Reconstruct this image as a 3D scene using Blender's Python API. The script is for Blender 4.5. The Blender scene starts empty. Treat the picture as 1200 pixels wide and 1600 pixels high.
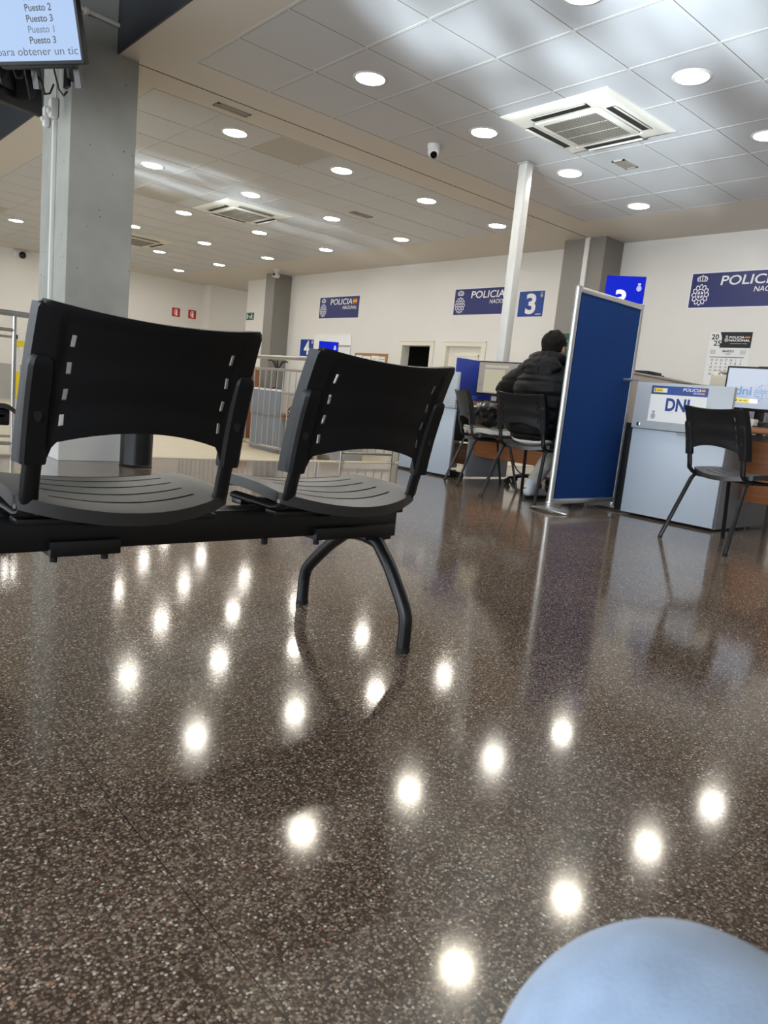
import bpy, bmesh, math, random
from mathutils import Vector, Matrix, noise
random.seed(7)
R = math.radians
SC = bpy.context.scene
COL = SC.collection

# ------------------------------------------------------------------ camera
cam_d = bpy.data.cameras.new('camera')
cam = bpy.data.objects.new('camera', cam_d)
COL.objects.link(cam)
PITCH, ROLL, YAW, FPX = 0.154116569, 0.101090526, 0.842142544, 1143.79
fwd = Vector((math.cos(YAW) * math.cos(PITCH), math.sin(YAW) * math.cos(PITCH), -math.sin(PITCH)))
rt = Vector((math.sin(YAW), -math.cos(YAW), 0))
dn = fwd.cross(rt)
rt2 = math.cos(ROLL) * rt - math.sin(ROLL) * dn
dn2 = math.sin(ROLL) * rt + math.cos(ROLL) * dn
mw = Matrix((rt2, -dn2, -fwd)).transposed().to_4x4()
mw.translation = Vector((0, 0, 0.70))
cam.matrix_world = mw
cam_d.sensor_fit = 'VERTICAL'
cam_d.sensor_height = 7.6
cam_d.lens = FPX / 1600 * 7.6
cam_d.clip_start = 0.02
cam_d.dof.use_dof = True
cam_d.dof.focus_distance = 2.9
cam_d.dof.aperture_fstop = 2.6
SC.camera = cam
SC.view_settings.view_transform = 'Standard'
SC.view_settings.look = 'None'
SC.view_settings.gamma = 1
SC.view_settings.use_curve_mapping = False
SC.view_settings.exposure = 0.48

# ------------------------------------------------------------------ light
LAMP_POWER = 58.0
SKY = 0.8
wd = bpy.data.worlds.new('world')
SC.world = wd
wd.use_nodes = True
bg = wd.node_tree.nodes['Background']
bg.inputs[0].default_value = (0.82, 0.91, 1.0, 1)
bg.inputs[1].default_value = SKY


def area(name, loc, aim, sx, sy, power, col):
    d = bpy.data.lights.new(name, 'AREA')
    d.shape = 'RECTANGLE'
    d.size, d.size_y, d.energy, d.color = sx, sy, power, col
    o = bpy.data.objects.new(name, d)
    COL.objects.link(o)
    o.location = loc
    o.rotation_euler = (Vector(aim) - Vector(loc)).to_track_quat('-Z', 'Y').to_euler()
    return o


# daylight coming in through the glazed shop front behind the waiting rows
area('daylight_shopfront', (-2.9, 3.0, 1.7), (3, 3.2, 1.3), 9.0, 2.6, 250, (0.88, 0.94, 1.0))


def sunglint(name, loc, aim, size, power, scale, seed, stretch):
    """sunlight thrown up on the ceiling by glass and metal outside: uneven, wavy"""
    d = bpy.data.lights.new(name, 'SPOT')
    d.energy = power
    d.color = (0.80, 0.93, 1.0)
    d.spot_size = size
    d.spot_blend = 0.9
    d.shadow_soft_size = 0.05
    d.use_nodes = True
    nt = d.node_tree
    em = nt.nodes['Emission']
    tc = nt.nodes.new('ShaderNodeTexCoord')
    mp = nt.nodes.new('ShaderNodeMapping')
    mp.inputs['Scale'].default_value = stretch
    mp.inputs['Location'].default_value = (seed, seed * 1.7, 0)
    nz = nt.nodes.new('ShaderNodeTexNoise')
    nz.inputs['Scale'].default_value = scale
    nz.inputs['Detail'].default_value = 2.0
    cr = nt.nodes.new('ShaderNodeValToRGB')
    cr.color_ramp.elements[0].position = 0.42
    cr.color_ramp.elements[0].color = (0.16, 0.16, 0.16, 1)
    cr.color_ramp.elements[1].position = 0.68
    nt.links.new(tc.outputs['Normal'], mp.inputs[0])
    nt.links.new(mp.outputs[0], nz.inputs['Vector'])
    nt.links.new(nz.outputs[0], cr.inputs[0])
    nt.links.new(cr.outputs[0], em.inputs['Strength'])
    o = bpy.data.objects.new(name, d)
    COL.objects.link(o)
    o.location = loc
    o.rotation_euler = (Vector(aim) - Vector(loc)).to_track_quat('-Z', 'Y').to_euler()
    return o


sunglint('sun_glint_near', (-2.2, 1.6, 0.25), (4.0, 2.9, 2.92), R(25), 6500, 9.0, 3.1, (1, 1, 0.6))
sunglint('sun_glint_far', (-2.5, 6.6, 0.3), (4.7, 8.6, 2.92), R(15), 4500, 20.0, 8.4, (1, 1, 0.6))

# ------------------------------------------------------------------ materials


def mat(name, col, rough=0.5, metal=0.0, spec=0.5, emit=None, strength=0.0, bump=0.0, bscale=60.0, var=0.0, vscale=4.0, coat=0.0):
    m = bpy.data.materials.new(name)
    m.use_nodes = True
    nt = m.node_tree
    b = nt.nodes['Principled BSDF']
    b.inputs['Base Color'].default_value = (*col, 1)
    b.inputs['Roughness'].default_value = rough
    b.inputs['Metallic'].default_value = metal
    b.inputs['Specular IOR Level'].default_value = spec
    if coat:
        b.inputs['Coat Weight'].default_value = coat
    if emit:
        b.inputs['Emission Color'].default_value = (*emit, 1)
        b.inputs['Emission Strength'].default_value = strength
    if bump or var:
        tc = nt.nodes.new('ShaderNodeTexCoord')
    if var:
        nz = nt.nodes.new('ShaderNodeTexNoise')
        nz.inputs['Scale'].default_value = vscale
        nz.inputs['Detail'].default_value = 4
        mx = nt.nodes.new('ShaderNodeMix')
        mx.data_type = 'RGBA'
        mx.inputs[6].default_value = (*[c * (1 - var) for c in col], 1)
        mx.inputs[7].default_value = (*[min(1, c * (1 + var)) for c in col], 1)
        nt.links.new(tc.outputs['Object'], nz.inputs['Vector'])
        nt.links.new(nz.outputs[0], mx.inputs[0])
        nt.links.new(mx.outputs[2], b.inputs['Base Color'])
    if bump:
        n2 = nt.nodes.new('ShaderNodeTexNoise')
        n2.inputs['Scale'].default_value = bscale
        n2.inputs['Detail'].default_value = 3
        bp = nt.nodes.new('ShaderNodeBump')
        bp.inputs['Strength'].default_value = bump
        bp.inputs['Distance'].default_value = 0.004
        nt.links.new(tc.outputs['Object'], n2.inputs['Vector'])
        nt.links.new(n2.outputs[0], bp.inputs['Height'])
        nt.links.new(bp.outputs[0], b.inputs['Normal'])
    return m


def s2l(r, g, b):
    f = lambda c: (c / 255) / 12.92 if c / 255 <= 0.04045 else ((c / 255 + 0.055) / 1.055) ** 2.4
    return (f(r), f(g), f(b))


def terrazzo():
    m = bpy.data.materials.new('terrazzo')
    m.use_nodes = True
    nt = m.node_tree
    N, L = nt.nodes.new, nt.links.new
    b = nt.nodes['Principled BSDF']
    tc = N('ShaderNodeNewGeometry')

    def ramp(pairs, mode='CONSTANT'):
        r = N('ShaderNodeValToRGB')
        r.color_ramp.interpolation = mode
        e = r.color_ramp.elements
        while len(e) < len(pairs):
            e.new(0.5)
        for k, (p, c) in enumerate(pairs):
            e[k].position = p
            e[k].color = (*c, 1)
        return r

    def math_(op, a, bb=None):
        q = N('ShaderNodeMath')
        q.operation = op
        if isinstance(a, (int, float)):
            q.inputs[0].default_value = a
        else:
            L(a, q.inputs[0])
        if bb is not None:
            if isinstance(bb, (int, float)):
                q.inputs[1].default_value = bb
            else:
                L(bb, q.inputs[1])
        return q.outputs[0]

    def mixc(f, a, c):
        x = N('ShaderNodeMix')
        x.data_type = 'RGBA'
        L(f, x.inputs[0])
        for s, v in ((6, a), (7, c)):
            if isinstance(v, tuple):
                x.inputs[s].default_value = (*v, 1)
            else:
                L(v, x.inputs[s])
        return x.outputs[2]

    def chips(scale):
        v = N('ShaderNodeTexVoronoi')
        v.inputs['Scale'].default_value = scale
        v.inputs['Randomness'].default_value = 1
        L(tc.outputs['Position'], v.inputs['Vector'])
        sp = N('ShaderNodeSeparateColor')
        L(v.outputs['Color'], sp.inputs[0])
        return v, sp

    v1, c1 = chips(250)
    r1 = ramp([(0, s2l(84, 71, 62)), (0.20, s2l(104, 90, 79)), (0.42, s2l(122, 107, 95)), (0.64, s2l(140, 125, 111)),
               (0.78, s2l(158, 144, 129)), (0.89, s2l(146, 112, 92)), (0.925, s2l(182, 170, 154)), (0.98, s2l(216, 208, 194))])
    L(c1.outputs[0], r1.inputs[0])
    edge1 = math_('GREATER_THAN', v1.outputs['Distance'], 0.62)
    col = mixc(edge1, r1.outputs[0], s2l(76, 65, 57))
    v2, c2 = chips(135)
    r2 = ramp([(0, s2l(74, 64, 58)), (0.35, s2l(132, 118, 106)), (0.56, s2l(138, 96, 78)), (0.64, s2l(160, 148, 134)), (0.86, s2l(206, 200, 188)), (0.93, s2l(166, 124, 96))])
    L(c2.outputs[1], r2.inputs[0])
    on = math_('MULTIPLY', math_('GREATER_THAN', c2.outputs[0], 0.86), math_('LESS_THAN', v2.outputs['Distance'], 0.36))
    col = mixc(on, col, r2.outputs[0])
    # large-scale tone drift
    nz = N('ShaderNodeTexNoise')
    nz.inputs['Scale'].default_value = 1.3
    L(tc.outputs['Position'], nz.inputs['Vector'])
    rr = ramp([(0.3, (0.90, 0.86, 0.815)), (0.7, (1.08, 1.035, 0.98))], 'LINEAR')
    L(nz.outputs[0], rr.inputs[0])
    mu = N('ShaderNodeMix')
    mu.data_type = 'RGBA'
    mu.blend_type = 'MULTIPLY'
    mu.inputs[0].default_value = 1
    L(col, mu.inputs[6])
    L(rr.outputs[0], mu.inputs[7])
    col = mu.outputs[2]
    # fine joints on a 305 mm module, the long joints a little wider
    sx = N('ShaderNodeSeparateXYZ')
    L(tc.outputs['Position'], sx.inputs[0])

    def seam(co, off, pitch, w):
        f = math_('FRACT', math_('DIVIDE', math_('ADD', co, 100 * pitch - off + pitch / 2), pitch))
        return math_('LESS_THAN', math_('ABSOLUTE', math_('SUBTRACT', f, 0.5)), w / pitch)
    sm = math_('MAXIMUM', seam(sx.outputs[0], 0.445, 0.6096, 0.0011), seam(sx.outputs[1], 1.03, 0.6096, 0.0008))
    sm = math_('MAXIMUM', sm, math_('MULTIPLY', 0.6, seam(sx.outputs[0], 0.75, 0.6096, 0.0008)))
    sm = math_('MAXIMUM', sm, math_('MULTIPLY', 0.6, seam(sx.outputs[1], 0.72, 0.6096, 0.0008)))
    col = mixc(math_('MULTIPLY', sm, 0.8), col, s2l(40, 36, 35))
    L(col, b.inputs['Base Color'])
    b.inputs['Specular IOR Level'].default_value = 0.6
    b.inputs['Specular Tint'].default_value = (1.0, 0.91, 0.72, 1)
    nr = N('ShaderNodeTexNoise')
    nr.inputs['Scale'].default_value = 2.1
    nr.inputs['Detail'].default_value = 5
    L(tc.outputs['Position'], nr.inputs['Vector'])
    mr = N('ShaderNodeMapRange')
    mr.inputs['From Min'].default_value = 0.3
    mr.inputs['From Max'].default_value = 0.7
    mr.inputs['To Min'].default_value = 0.08
    mr.inputs['To Max'].default_value = 0.125
    L(nr.outputs[0], mr.inputs[0])
    L(mr.outputs[0], b.inputs['Roughness'])
    return m


def concrete():
    m = mat('concrete', s2l(166, 166, 160), 0.75, bump=0.15, bscale=35)
    nt = m.node_tree
    b = nt.nodes['Principled BSDF']
    N, L = nt.nodes.new, nt.links.new
    tc = N('ShaderNodeTexCoord')
    nz = N('ShaderNodeTexNoise')
    nz.inputs['Scale'].default_value = 2.2
    nz.inputs['Detail'].default_value = 6
    L(tc.outputs['Object'], nz.inputs['Vector'])
    r = N('ShaderNodeValToRGB')
    r.color_ramp.elements[0].position = 0.3
    r.color_ramp.elements[0].color = (*s2l(150, 150, 143), 1)
    r.color_ramp.elements[1].position = 0.7
    r.color_ramp.elements[1].color = (*s2l(172, 172, 165), 1)
    L(nz.outputs[0], r.inputs[0])
    v = N('ShaderNodeTexVoronoi')
    v.inputs['Scale'].default_value = 13
    L(tc.outputs['Object'], v.inputs['Vector'])
    sp = N('ShaderNodeSeparateColor')
    L(v.outputs['Color'], sp.inputs[0])
    a = N('ShaderNodeMath')
    a.operation = 'MULTIPLY'
    a.inputs[1].default_value = 0.13
    L(sp.outputs[0], a.inputs[0])
    lt = N('ShaderNodeMath')
    lt.operation = 'LESS_THAN'
    L(v.outputs['Distance'], lt.inputs[0])
    p = N('ShaderNodeMath')
    p.operation = 'SUBTRACT'
    p.inputs[1].default_value = 0.045
    L(a.outputs[0], p.inputs[0])
    L(p.outputs[0], lt.inputs[1])
    mx = N('ShaderNodeMix')
    mx.data_type = 'RGBA'
    mx.inputs[7].default_value = (*s2l(84, 82, 78), 1)
    L(lt.outputs[0], mx.inputs[0])
    L(r.outputs[0], mx.inputs[6])
    L(mx.outputs[2], b.inputs['Base Color'])
    return m


def wood(name, c1, c2, rough=0.4, axis=1):
    m = mat(name, c1, rough)
    nt = m.node_tree
    b = nt.nodes['Principled BSDF']
    N, L = nt.nodes.new, nt.links.new
    tc = N('ShaderNodeTexCoord')
    mp = N('ShaderNodeMapping')
    sc = [14, 14, 14]
    sc[axis] = 1.2
    mp.inputs['Scale'].default_value = sc
    nz = N('ShaderNodeTexNoise')
    nz.inputs['Scale'].default_value = 2.0
    nz.inputs['Detail'].default_value = 6
    nz.inputs['Distortion'].default_value = 0.6
    r = N('ShaderNodeValToRGB')
    r.color_ramp.elements[0].position = 0.3
    r.color_ramp.elements[0].color = (*c1, 1)
    r.color_ramp.elements[1].position = 0.7
    r.color_ramp.elements[1].color = (*c2, 1)
    L(tc.outputs['Object'], mp.inputs[0])
    L(mp.outputs[0], nz.inputs['Vector'])
    L(nz.outputs[0], r.inputs[0])
    L(r.outputs[0], b.inputs['Base Color'])
    return m


def denim():
    m = mat('denim', s2l(152, 172, 198), 0.95, spec=0.1, bump=0.12, bscale=420, var=0.30, vscale=30)
    m.node_tree.nodes['Principled BSDF'].inputs['Sheen Weight'].default_value = 0.4
    return m


M = {
    'terrazzo': terrazzo(), 'concrete': concrete(), 'denim': denim(),
    'wall': mat('wall_paint', s2l(226, 224, 218), 0.55, bump=0.04, bscale=50),
    'wallgloss': mat('back_wall_paint', s2l(226, 223, 217), 0.32, spec=0.45, bump=0.03, bscale=6),
    'wallgrey': mat('grey_wainscot', s2l(172, 171, 168), 0.6),
    'colgrey': mat('column_grey_paint', s2l(132, 128, 122), 0.6, bump=0.05, bscale=30, var=0.05),
    'plaster': mat('ceiling_plaster', s2l(206, 199, 190), 0.6, bump=0.03, bscale=20),
    'tile': mat('ceiling_tile', s2l(192, 193, 196), 0.42, spec=0.5, var=0.015, vscale=0.8),
    'tiledark': mat('ceiling_tile_dark', s2l(178, 173, 166), 0.5),
    'tbar': mat('ceiling_bar', s2l(198, 197, 195), 0.5),
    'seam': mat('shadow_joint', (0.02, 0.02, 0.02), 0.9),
    'darkpaint': mat('dark_bulkhead_paint', s2l(50, 52, 56), 0.6, bump=0.05),
    'cream': mat('cream_tile', s2l(216, 203, 176), 0.35, var=0.08, vscale=3),
    'white': mat('white_plastic', s2l(226, 226, 222), 0.4),
    'whitestone': mat('white_stone', s2l(240, 240, 236), 0.4),
    'whitemetal': mat('white_enamel', s2l(220, 219, 213), 0.35),
    'offwhite': mat('offwhite_plastic', s2l(216, 211, 200), 0.42),
    'grille': mat('grille_grey', s2l(150, 142, 132), 0.5),
    'darkslot': mat('dark_slot', s2l(30, 28, 26), 0.7),
    'lampglow': mat('lamp_glow', (0.9, 0.9, 0.9), 0.5, emit=(1.0, 0.965, 0.90), strength=LAMP_POWER),
    'black': mat('black_plastic', (0.007, 0.0075, 0.009), 0.45, spec=0.35, bump=0.03, bscale=900),
    'blacksoft': mat('black_seat_plastic', (0.020, 0.0195, 0.019), 0.36, spec=0.8, bump=0.03, bscale=900),
    'blackmetal': mat('black_enamel', (0.006, 0.0065, 0.008), 0.35, spec=0.5),
    'rubber': mat('rubber', (0.012, 0.012, 0.012), 0.8),
    'alu': mat('brushed_aluminium', s2l(205, 205, 203), 0.34, metal=0.85, bump=0.02, bscale=200),
    'steel': mat('satin_steel', s2l(176, 174, 170), 0.32, metal=0.9),
    'chrome': mat('chrome', s2l(215, 215, 215), 0.15, metal=1.0),
    'feltblue': mat('blue_felt', s2l(16, 58, 120), 0.85, spec=0.2, bump=0.25, bscale=700, var=0.10, vscale=90),
    'deskblue': mat('blue_divider', s2l(34, 58, 150), 0.5),
    'lightblue': mat('pale_blue_laminate', s2l(184, 195, 207), 0.38, var=0.02, vscale=2),
    'lightgrey': mat('pale_grey_laminate', s2l(180, 187, 193), 0.36),
    'greylam': mat('grey_laminate', s2l(146, 150, 156), 0.45),
    'bluegrey': mat('blue_grey_laminate', s2l(120, 126, 136), 0.42),
    'greyfab': mat('grey_fabric', s2l(176, 168, 160), 0.85, bump=0.1, bscale=400),
    'brownwood': wood('brown_wood', s2l(128, 78, 46), s2l(160, 102, 62), 0.4, 1),
    'lightwood': wood('light_wood', s2l(160, 124, 86), s2l(182, 146, 104), 0.45, 1),
    'beige': mat('beige_plastic', s2l(192, 186, 172), 0.5),
    'paper': mat('paper', s2l(236, 236, 234), 0.7),
    'paperyellow': mat('paper_yellow', s2l(240, 216, 74), 0.6),
    'navy': mat('sign_navy', s2l(31, 40, 104), 0.4),
    'signblue': mat('sign_blue', s2l(8, 60, 142), 0.4),
    'signwhite': mat('sign_white', s2l(240, 240, 242), 0.5),
    'flagred': mat('flag_red', s2l(176, 70, 52), 0.5),
    'flagyellow': mat('flag_yellow', s2l(236, 180, 60), 0.5),
    'dnitext': mat('sign_text_blue', s2l(12, 56, 132), 0.5),
    'inkgrey': mat('ink_grey', s2l(120, 124, 132), 0.6),
    'ink': mat('ink_black', s2l(22, 23, 26), 0.6),
    'firered': mat('sign_red', s2l(190, 36, 34), 0.45),
    'exitgreen': mat('sign_green', s2l(16, 78, 50), 0.5),
    'cork': mat('cork_frame', s2l(166, 122, 72), 0.7, var=0.1, vscale=30),
    'doorcream': mat('door_paint', s2l(226, 222, 208), 0.4),
    'roomshade': mat('unlit_room_shade', s2l(20, 20, 20), 0.9),  # near-black walls: the unlit room's darkness is put into their colour
    'screenblue': mat('screen_blue', (0.0, 0.0, 0.02), 0.6, spec=0.1, emit=(0.002, 0.012, 0.42), strength=1.0),
    'screenwhite': mat('screen_white', (0.3, 0.3, 0.3), 0.3, emit=(1, 1, 1), strength=0.66),
    'screenpale': mat('screen_pale', (0.1, 0.1, 0.1), 0.25, emit=s2l(186, 198, 218), strength=0.56),
    'screenpale2': mat('screen_pale_band', (0.1, 0.1, 0.1), 0.25, emit=s2l(160, 174, 196), strength=0.68),
    'screenyellow': mat('screen_yellow', (0.2, 0.2, 0.1), 0.3, emit=s2l(232, 216, 90), strength=0.66),
    'screentext': mat('screen_text_blue', (0.05, 0.1, 0.2), 0.3, emit=s2l(92, 128, 178), strength=0.6),
    'screentan': mat('screen_tan', (0.05, 0.05, 0.05), 0.3, emit=s2l(140, 133, 124), strength=0.66),
    'screencream': mat('screen_cream', (0.05, 0.05, 0.05), 0.3, emit=s2l(178, 170, 145), strength=0.66),
    'tvblue': mat('tv_screen', (0.05, 0.05, 0.05), 0.25, spec=0.25, emit=s2l(168, 200, 245), strength=0.58),
    'tvtext': mat('tv_text', (0.01, 0.012, 0.02), 0.4),
    'tvtextgrey': mat('tv_text_grey', s2l(86, 104, 134), 0.4),
    'jacket': mat('black_puffer_nylon', (0.006, 0.006, 0.006), 0.55, spec=0.18, bump=0.12, bscale=55),
    'hair': mat('dark_hair', (0.012, 0.009, 0.007), 0.8, spec=0.15, bump=0.9, bscale=150),
    'skin': mat('skin', s2l(190, 140, 112), 0.55),
    'trouser': mat('pale_grey_jersey', s2l(176, 172, 164), 0.85, spec=0.2, bump=0.25, bscale=70),
    'shirt': mat('white_cotton', s2l(214, 210, 200), 0.8, bump=0.2, bscale=90),
    'shoe': mat('shoe_pale_leather', s2l(205, 210, 215), 0.45),
    'shoeblack': mat('shoe_black', (0.01, 0.01, 0.01), 0.5),
    'bagblack': mat('black_leather', (0.010, 0.010, 0.010), 0.32, bump=0.3, bscale=60),
    'scarfgreen': mat('scarf_green', s2l(28, 78, 48), 0.9),
    'scarfred': mat('scarf_red', s2l(160, 70, 74), 0.9),
    'tapeyellow': mat('tape_yellow', s2l(236, 210, 40), 0.5),
    'cable': mat('cable_black', (0.012, 0.012, 0.012), 0.5),
    'lens': mat('camera_lens', (0.004, 0.004, 0.004), 0.08),
}

# ------------------------------------------------------------------ mesh tools


class MB:
    def __init__(self):
        self.v, self.f, self.mi = [], [], []
        self.m = 0

    def add(self, vs, fs):
        n = len(self.v)
        self.v += [Vector(x) for x in vs]
        for f in fs:
            self.f.append([n + i for i in f])
            self.mi.append(self.m)
        return self

    def box(self, a, b, mtx=None):
        x0, y0, z0 = [min(p, q) for p, q in zip(a, b)]
        x1, y1, z1 = [max(p, q) for p, q in zip(a, b)]
        vs = [Vector(p) for p in ((x0, y0, z0), (x1, y0, z0), (x1, y1, z0), (x0, y1, z0), (x0, y0, z1), (x1, y0, z1), (x1, y1, z1), (x0, y1, z1))]
        if mtx is not None:
            vs = [mtx @ v for v in vs]
        return self.add(vs, [(0, 3, 2, 1), (4, 5, 6, 7), (0, 1, 5, 4), (1, 2, 6, 5), (2, 3, 7, 6), (3, 0, 4, 7)])

    def rbox(self, a, b, r, mtx=None, seg=2):
        """box with rounded edges"""
        bm = bmesh.new()
        bmesh.ops.create_cube(bm, size=1)
        c = [(p + q) / 2 for p, q in zip(a, b)]
        s = [abs(q - p) for p, q in zip(a, b)]
        for v in bm.verts:
            v.co = Vector([c[i] + v.co[i] * s[i] for i in range(3)])
        bmesh.ops.bevel(bm, geom=bm.edges[:], offset=min(r, min(s) * 0.49), segments=seg, profile=0.5, affect='EDGES')
        bm.verts.ensure_lookup_table()
        vs = [(mtx @ v.co if mtx is not None else v.co.copy()) for v in bm.verts]
        for i, v in enumerate(bm.verts):
            v.index = i
        fs = [[v.index for v in f.verts] for f in bm.faces]
        bm.free()
        return self.add(vs, fs)

    def sweep(self, path, prof, up=(0, 0, 1), closed_prof=True, caps=True, scales=None, close=False):
        """PROF: list of (a, b) in the frame (side, up') carried along PATH"""
        path = [Vector(p) for p in path]
        n = len(path)
        k = len(prof)
        vs = []
        upv = Vector(up)
        for i, p in enumerate(path):
            if close:
                t = (path[(i + 1) % n] - path[i - 1]).normalized()
            elif i == 0:
                t = (path[1] - path[0]).normalized()
            elif i == n - 1:
                t = (path[-1] - path[-2]).normalized()
            else:
                t = ((path[i + 1] - p).normalized() + (p - path[i - 1]).normalized()).normalized()
            s = t.cross(upv)
            if s.length < 1e-4:
                s = t.cross(Vector((1, 0, 0)))
            s.normalize()
            u = s.cross(t).normalized()
            sc = scales[i] if scales else 1
            for a, b in prof:
                vs.append(p + s * a * sc + u * b * sc)
        fs = []
        for i in range(n if close else n - 1):
            for j in range(k if closed_prof else k - 1):
                j2 = (j + 1) % k
                i2 = (i + 1) % n
                fs.append((i * k + j, i * k + j2, i2 * k + j2, i2 * k + j))
        if caps and closed_prof and not close:
            fs.append(tuple(range(k))[::-1])
            fs.append(tuple((n - 1) * k + j for j in range(k)))
        return self.add(vs, fs)

    def tube(self, path, r, seg=12, up=(0, 0, 1), rb=None, caps=True, scales=None, close=False):
        rb = rb or r
        return self.sweep(path, [(r * math.cos(2 * math.pi * j / seg), rb * math.sin(2 * math.pi * j / seg)) for j in range(seg)], up, True, caps, scales, close)

    def cyl(self, a, b, r, r2=None, seg=20):
        r2 = r if r2 is None else r2
        a, b = Vector(a), Vector(b)
        return self.tube([a, b], 1.0, seg, scales=[r, r2])

    def lathe(self, prof, c=(0, 0, 0), seg=24, mtx=None):
        c = Vector(c)
        vs, k = [], len(prof)
        for j in range(seg):
            a = 2 * math.pi * j / seg
            for r, z in prof:
                p = Vector((r * math.cos(a), r * math.sin(a), z))
                vs.append((mtx @ p if mtx is not None else p) + c)
        fs = []
        for j in range(seg):
            j2 = (j + 1) % seg
            for i in range(k - 1):
                fs.append((j * k + i, j2 * k + i, j2 * k + i + 1, j * k + i + 1))
        return self.add(vs, fs)

    def ball(self, c, r, seg=16, rings=10, sx=1, sy=1, sz=1, mtx=None):
        prof = [(max(1e-5, r * math.sin(math.pi * i / rings)), -r * math.cos(math.pi * i / rings)) for i in range(rings + 1)]
        mt = Matrix.Diagonal((sx, sy, sz)).to_3x3()
        if mtx is not None:
            mt = mtx.to_3x3() @ mt
        return self.lathe(prof, c, seg, mt)

    def prism(self, pts, h, mtx):
        """polygon in the local xy plane, thickness h along local z"""
        n = len(pts)
        vs = [mtx @ Vector((x, y, 0)) for x, y in pts] + [mtx @ Vector((x, y, h)) for x, y in pts]
        fs = [tuple(range(n))[::-1], tuple(range(n, 2 * n))] + [(i, (i + 1) % n, n + (i + 1) % n, n + i) for i in range(n)]
        return self.add(vs, fs)

    def ring(self, outer, inner, h, mtx):
        """closed band between two loops of equal length, lifted h"""
        n = len(outer)
        vs = [mtx @ Vector((x, y, h)) for x, y in outer] + [mtx @ Vector((x, y, h)) for x, y in inner]
        vs += [mtx @ Vector((x, y, 0)) for x, y in outer] + [mtx @ Vector((x, y, 0)) for x, y in inner]
        fs = []
        for i in range(n):
            j = (i + 1) % n
            fs += [(i, j, n + j, n + i), (2 * n + i, 2 * n + j, j, i), (3 * n + j, 3 * n + i, n + i, n + j)]
        return self.add(vs, fs)

    def mesh(self, name):
        me = bpy.data.meshes.new(name)
        me.from_pydata([tuple(v) for v in self.v], [], self.f)
        me.update()
        return me


def link(name, me, mats, parent=None, smooth=35, origin=None):
    if not isinstance(mats, (list, tuple)):
        mats = [mats]
    for m in mats:
        me.materials.append(m)
    o = bpy.data.objects.new(name, me)
    COL.objects.link(o)
    if parent is not None:
        o.parent = parent
    if smooth:
        for p in me.polygons:
            p.use_smooth = True
        me.set_sharp_from_angle(angle=R(smooth))
    return o


def obj(name, mb, mats, parent=None, smooth=35, world=True, fix=True, solidify=None, bevel=None):
    """one mesh object; WORLD: coordinates are in the scene's axes and are moved under the parent's base"""
    if world and parent is not None:
        off = Vector((0, 0, 0))
        p = parent
        while p is not None:
            off += Vector(p.location)
            p = p.parent
        mb.v = [v - off for v in mb.v]
    base = None
    if parent is None and world:
        lo = Vector([min(v[i] for v in mb.v) for i in range(3)])
        hi = Vector([max(v[i] for v in mb.v) for i in range(3)])
        base = Vector(((lo.x + hi.x) / 2, (lo.y + hi.y) / 2, lo.z))
        mb.v = [v - base for v in mb.v]
    me = mb.mesh(name)
    if fix:
        bm = bmesh.new()
        bm.from_mesh(me)
        bmesh.ops.recalc_face_normals(bm, faces=bm.faces)
        bm.to_mesh(me)
        bm.free()
    for p, i in zip(me.polygons, mb.mi):
        p.material_index = i
    o = link(name, me, mats, parent, smooth)
    if base is not None:
        o.location = base
    if solidify:
        md = o.modifiers.new('thickness', 'SOLIDIFY')
        md.thickness = solidify
        md.offset = 0
        dg = bpy.context.evaluated_depsgraph_get()
        o.data = bpy.data.meshes.new_from_object(o.evaluated_get(dg))
        o.data.name = name
        o.modifiers.clear()
        o.data.set_sharp_from_angle(angle=R(smooth))
    if bevel:
        md = o.modifiers.new('edges', 'BEVEL')
        md.width = bevel
        md.segments = 2
        md.limit_method = 'ANGLE'
    return o


def tag(o, label, cat, group=None, kind=None):
    o['label'] = label
    o['category'] = cat
    if group:
        o['group'] = group
    if kind:
        o['kind'] = kind
    return o


def thing(name, label, cat, loc=(0, 0, 0), rz=0.0, group=None):
    o = bpy.data.objects.new(name, None)
    o.empty_display_size = 0.1
    COL.objects.link(o)
    o.location = loc
    o.rotation_euler = (0, 0, rz)
    return tag(o, label, cat, group)


def struct(name, mb, mats, parent=None, **k):
    o = obj(name, mb, mats, parent, **k)
    if parent is None:
        o['kind'] = 'structure'
    return o


def dup(root, loc, rz, label, group=None):
    r = root.copy()
    COL.objects.link(r)
    r.location = loc
    r.rotation_euler = (0, 0, rz)
    r['label'] = label
    if group:
        r['group'] = group

    def kids(src, dst):
        for ch in list(src.children):
            c = ch.copy()
            COL.objects.link(c)
            c.parent = dst
            kids(ch, c)
    kids(root, r)
    return r


def plane_frame(o, u, v):
    u, v = Vector(u).normalized(), Vector(v).normalized()
    n = u.cross(v)
    m = Matrix((u, v, n)).transposed().to_4x4()
    m.translation = Vector(o)
    return m


_tc = {}


def text_geo(s, bold=0.0):
    key = (s, bold)
    if key not in _tc:
        cu = bpy.data.curves.new('t', 'FONT')
        cu.body = s
        cu.size = 1
        cu.resolution_u = 4
        cu.offset = bold
        o = bpy.data.objects.new('t', cu)
        COL.objects.link(o)
        dg = bpy.context.evaluated_depsgraph_get()
        me = bpy.data.meshes.new_from_object(o.evaluated_get(dg))
        vs = [v.co.copy() for v in me.vertices]
        fs = [tuple(p.vertices) for p in me.polygons]
        bpy.data.objects.remove(o)
        bpy.data.curves.remove(cu)
        bpy.data.meshes.remove(me)
        _tc[key] = (vs, fs)
    return _tc[key]


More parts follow.
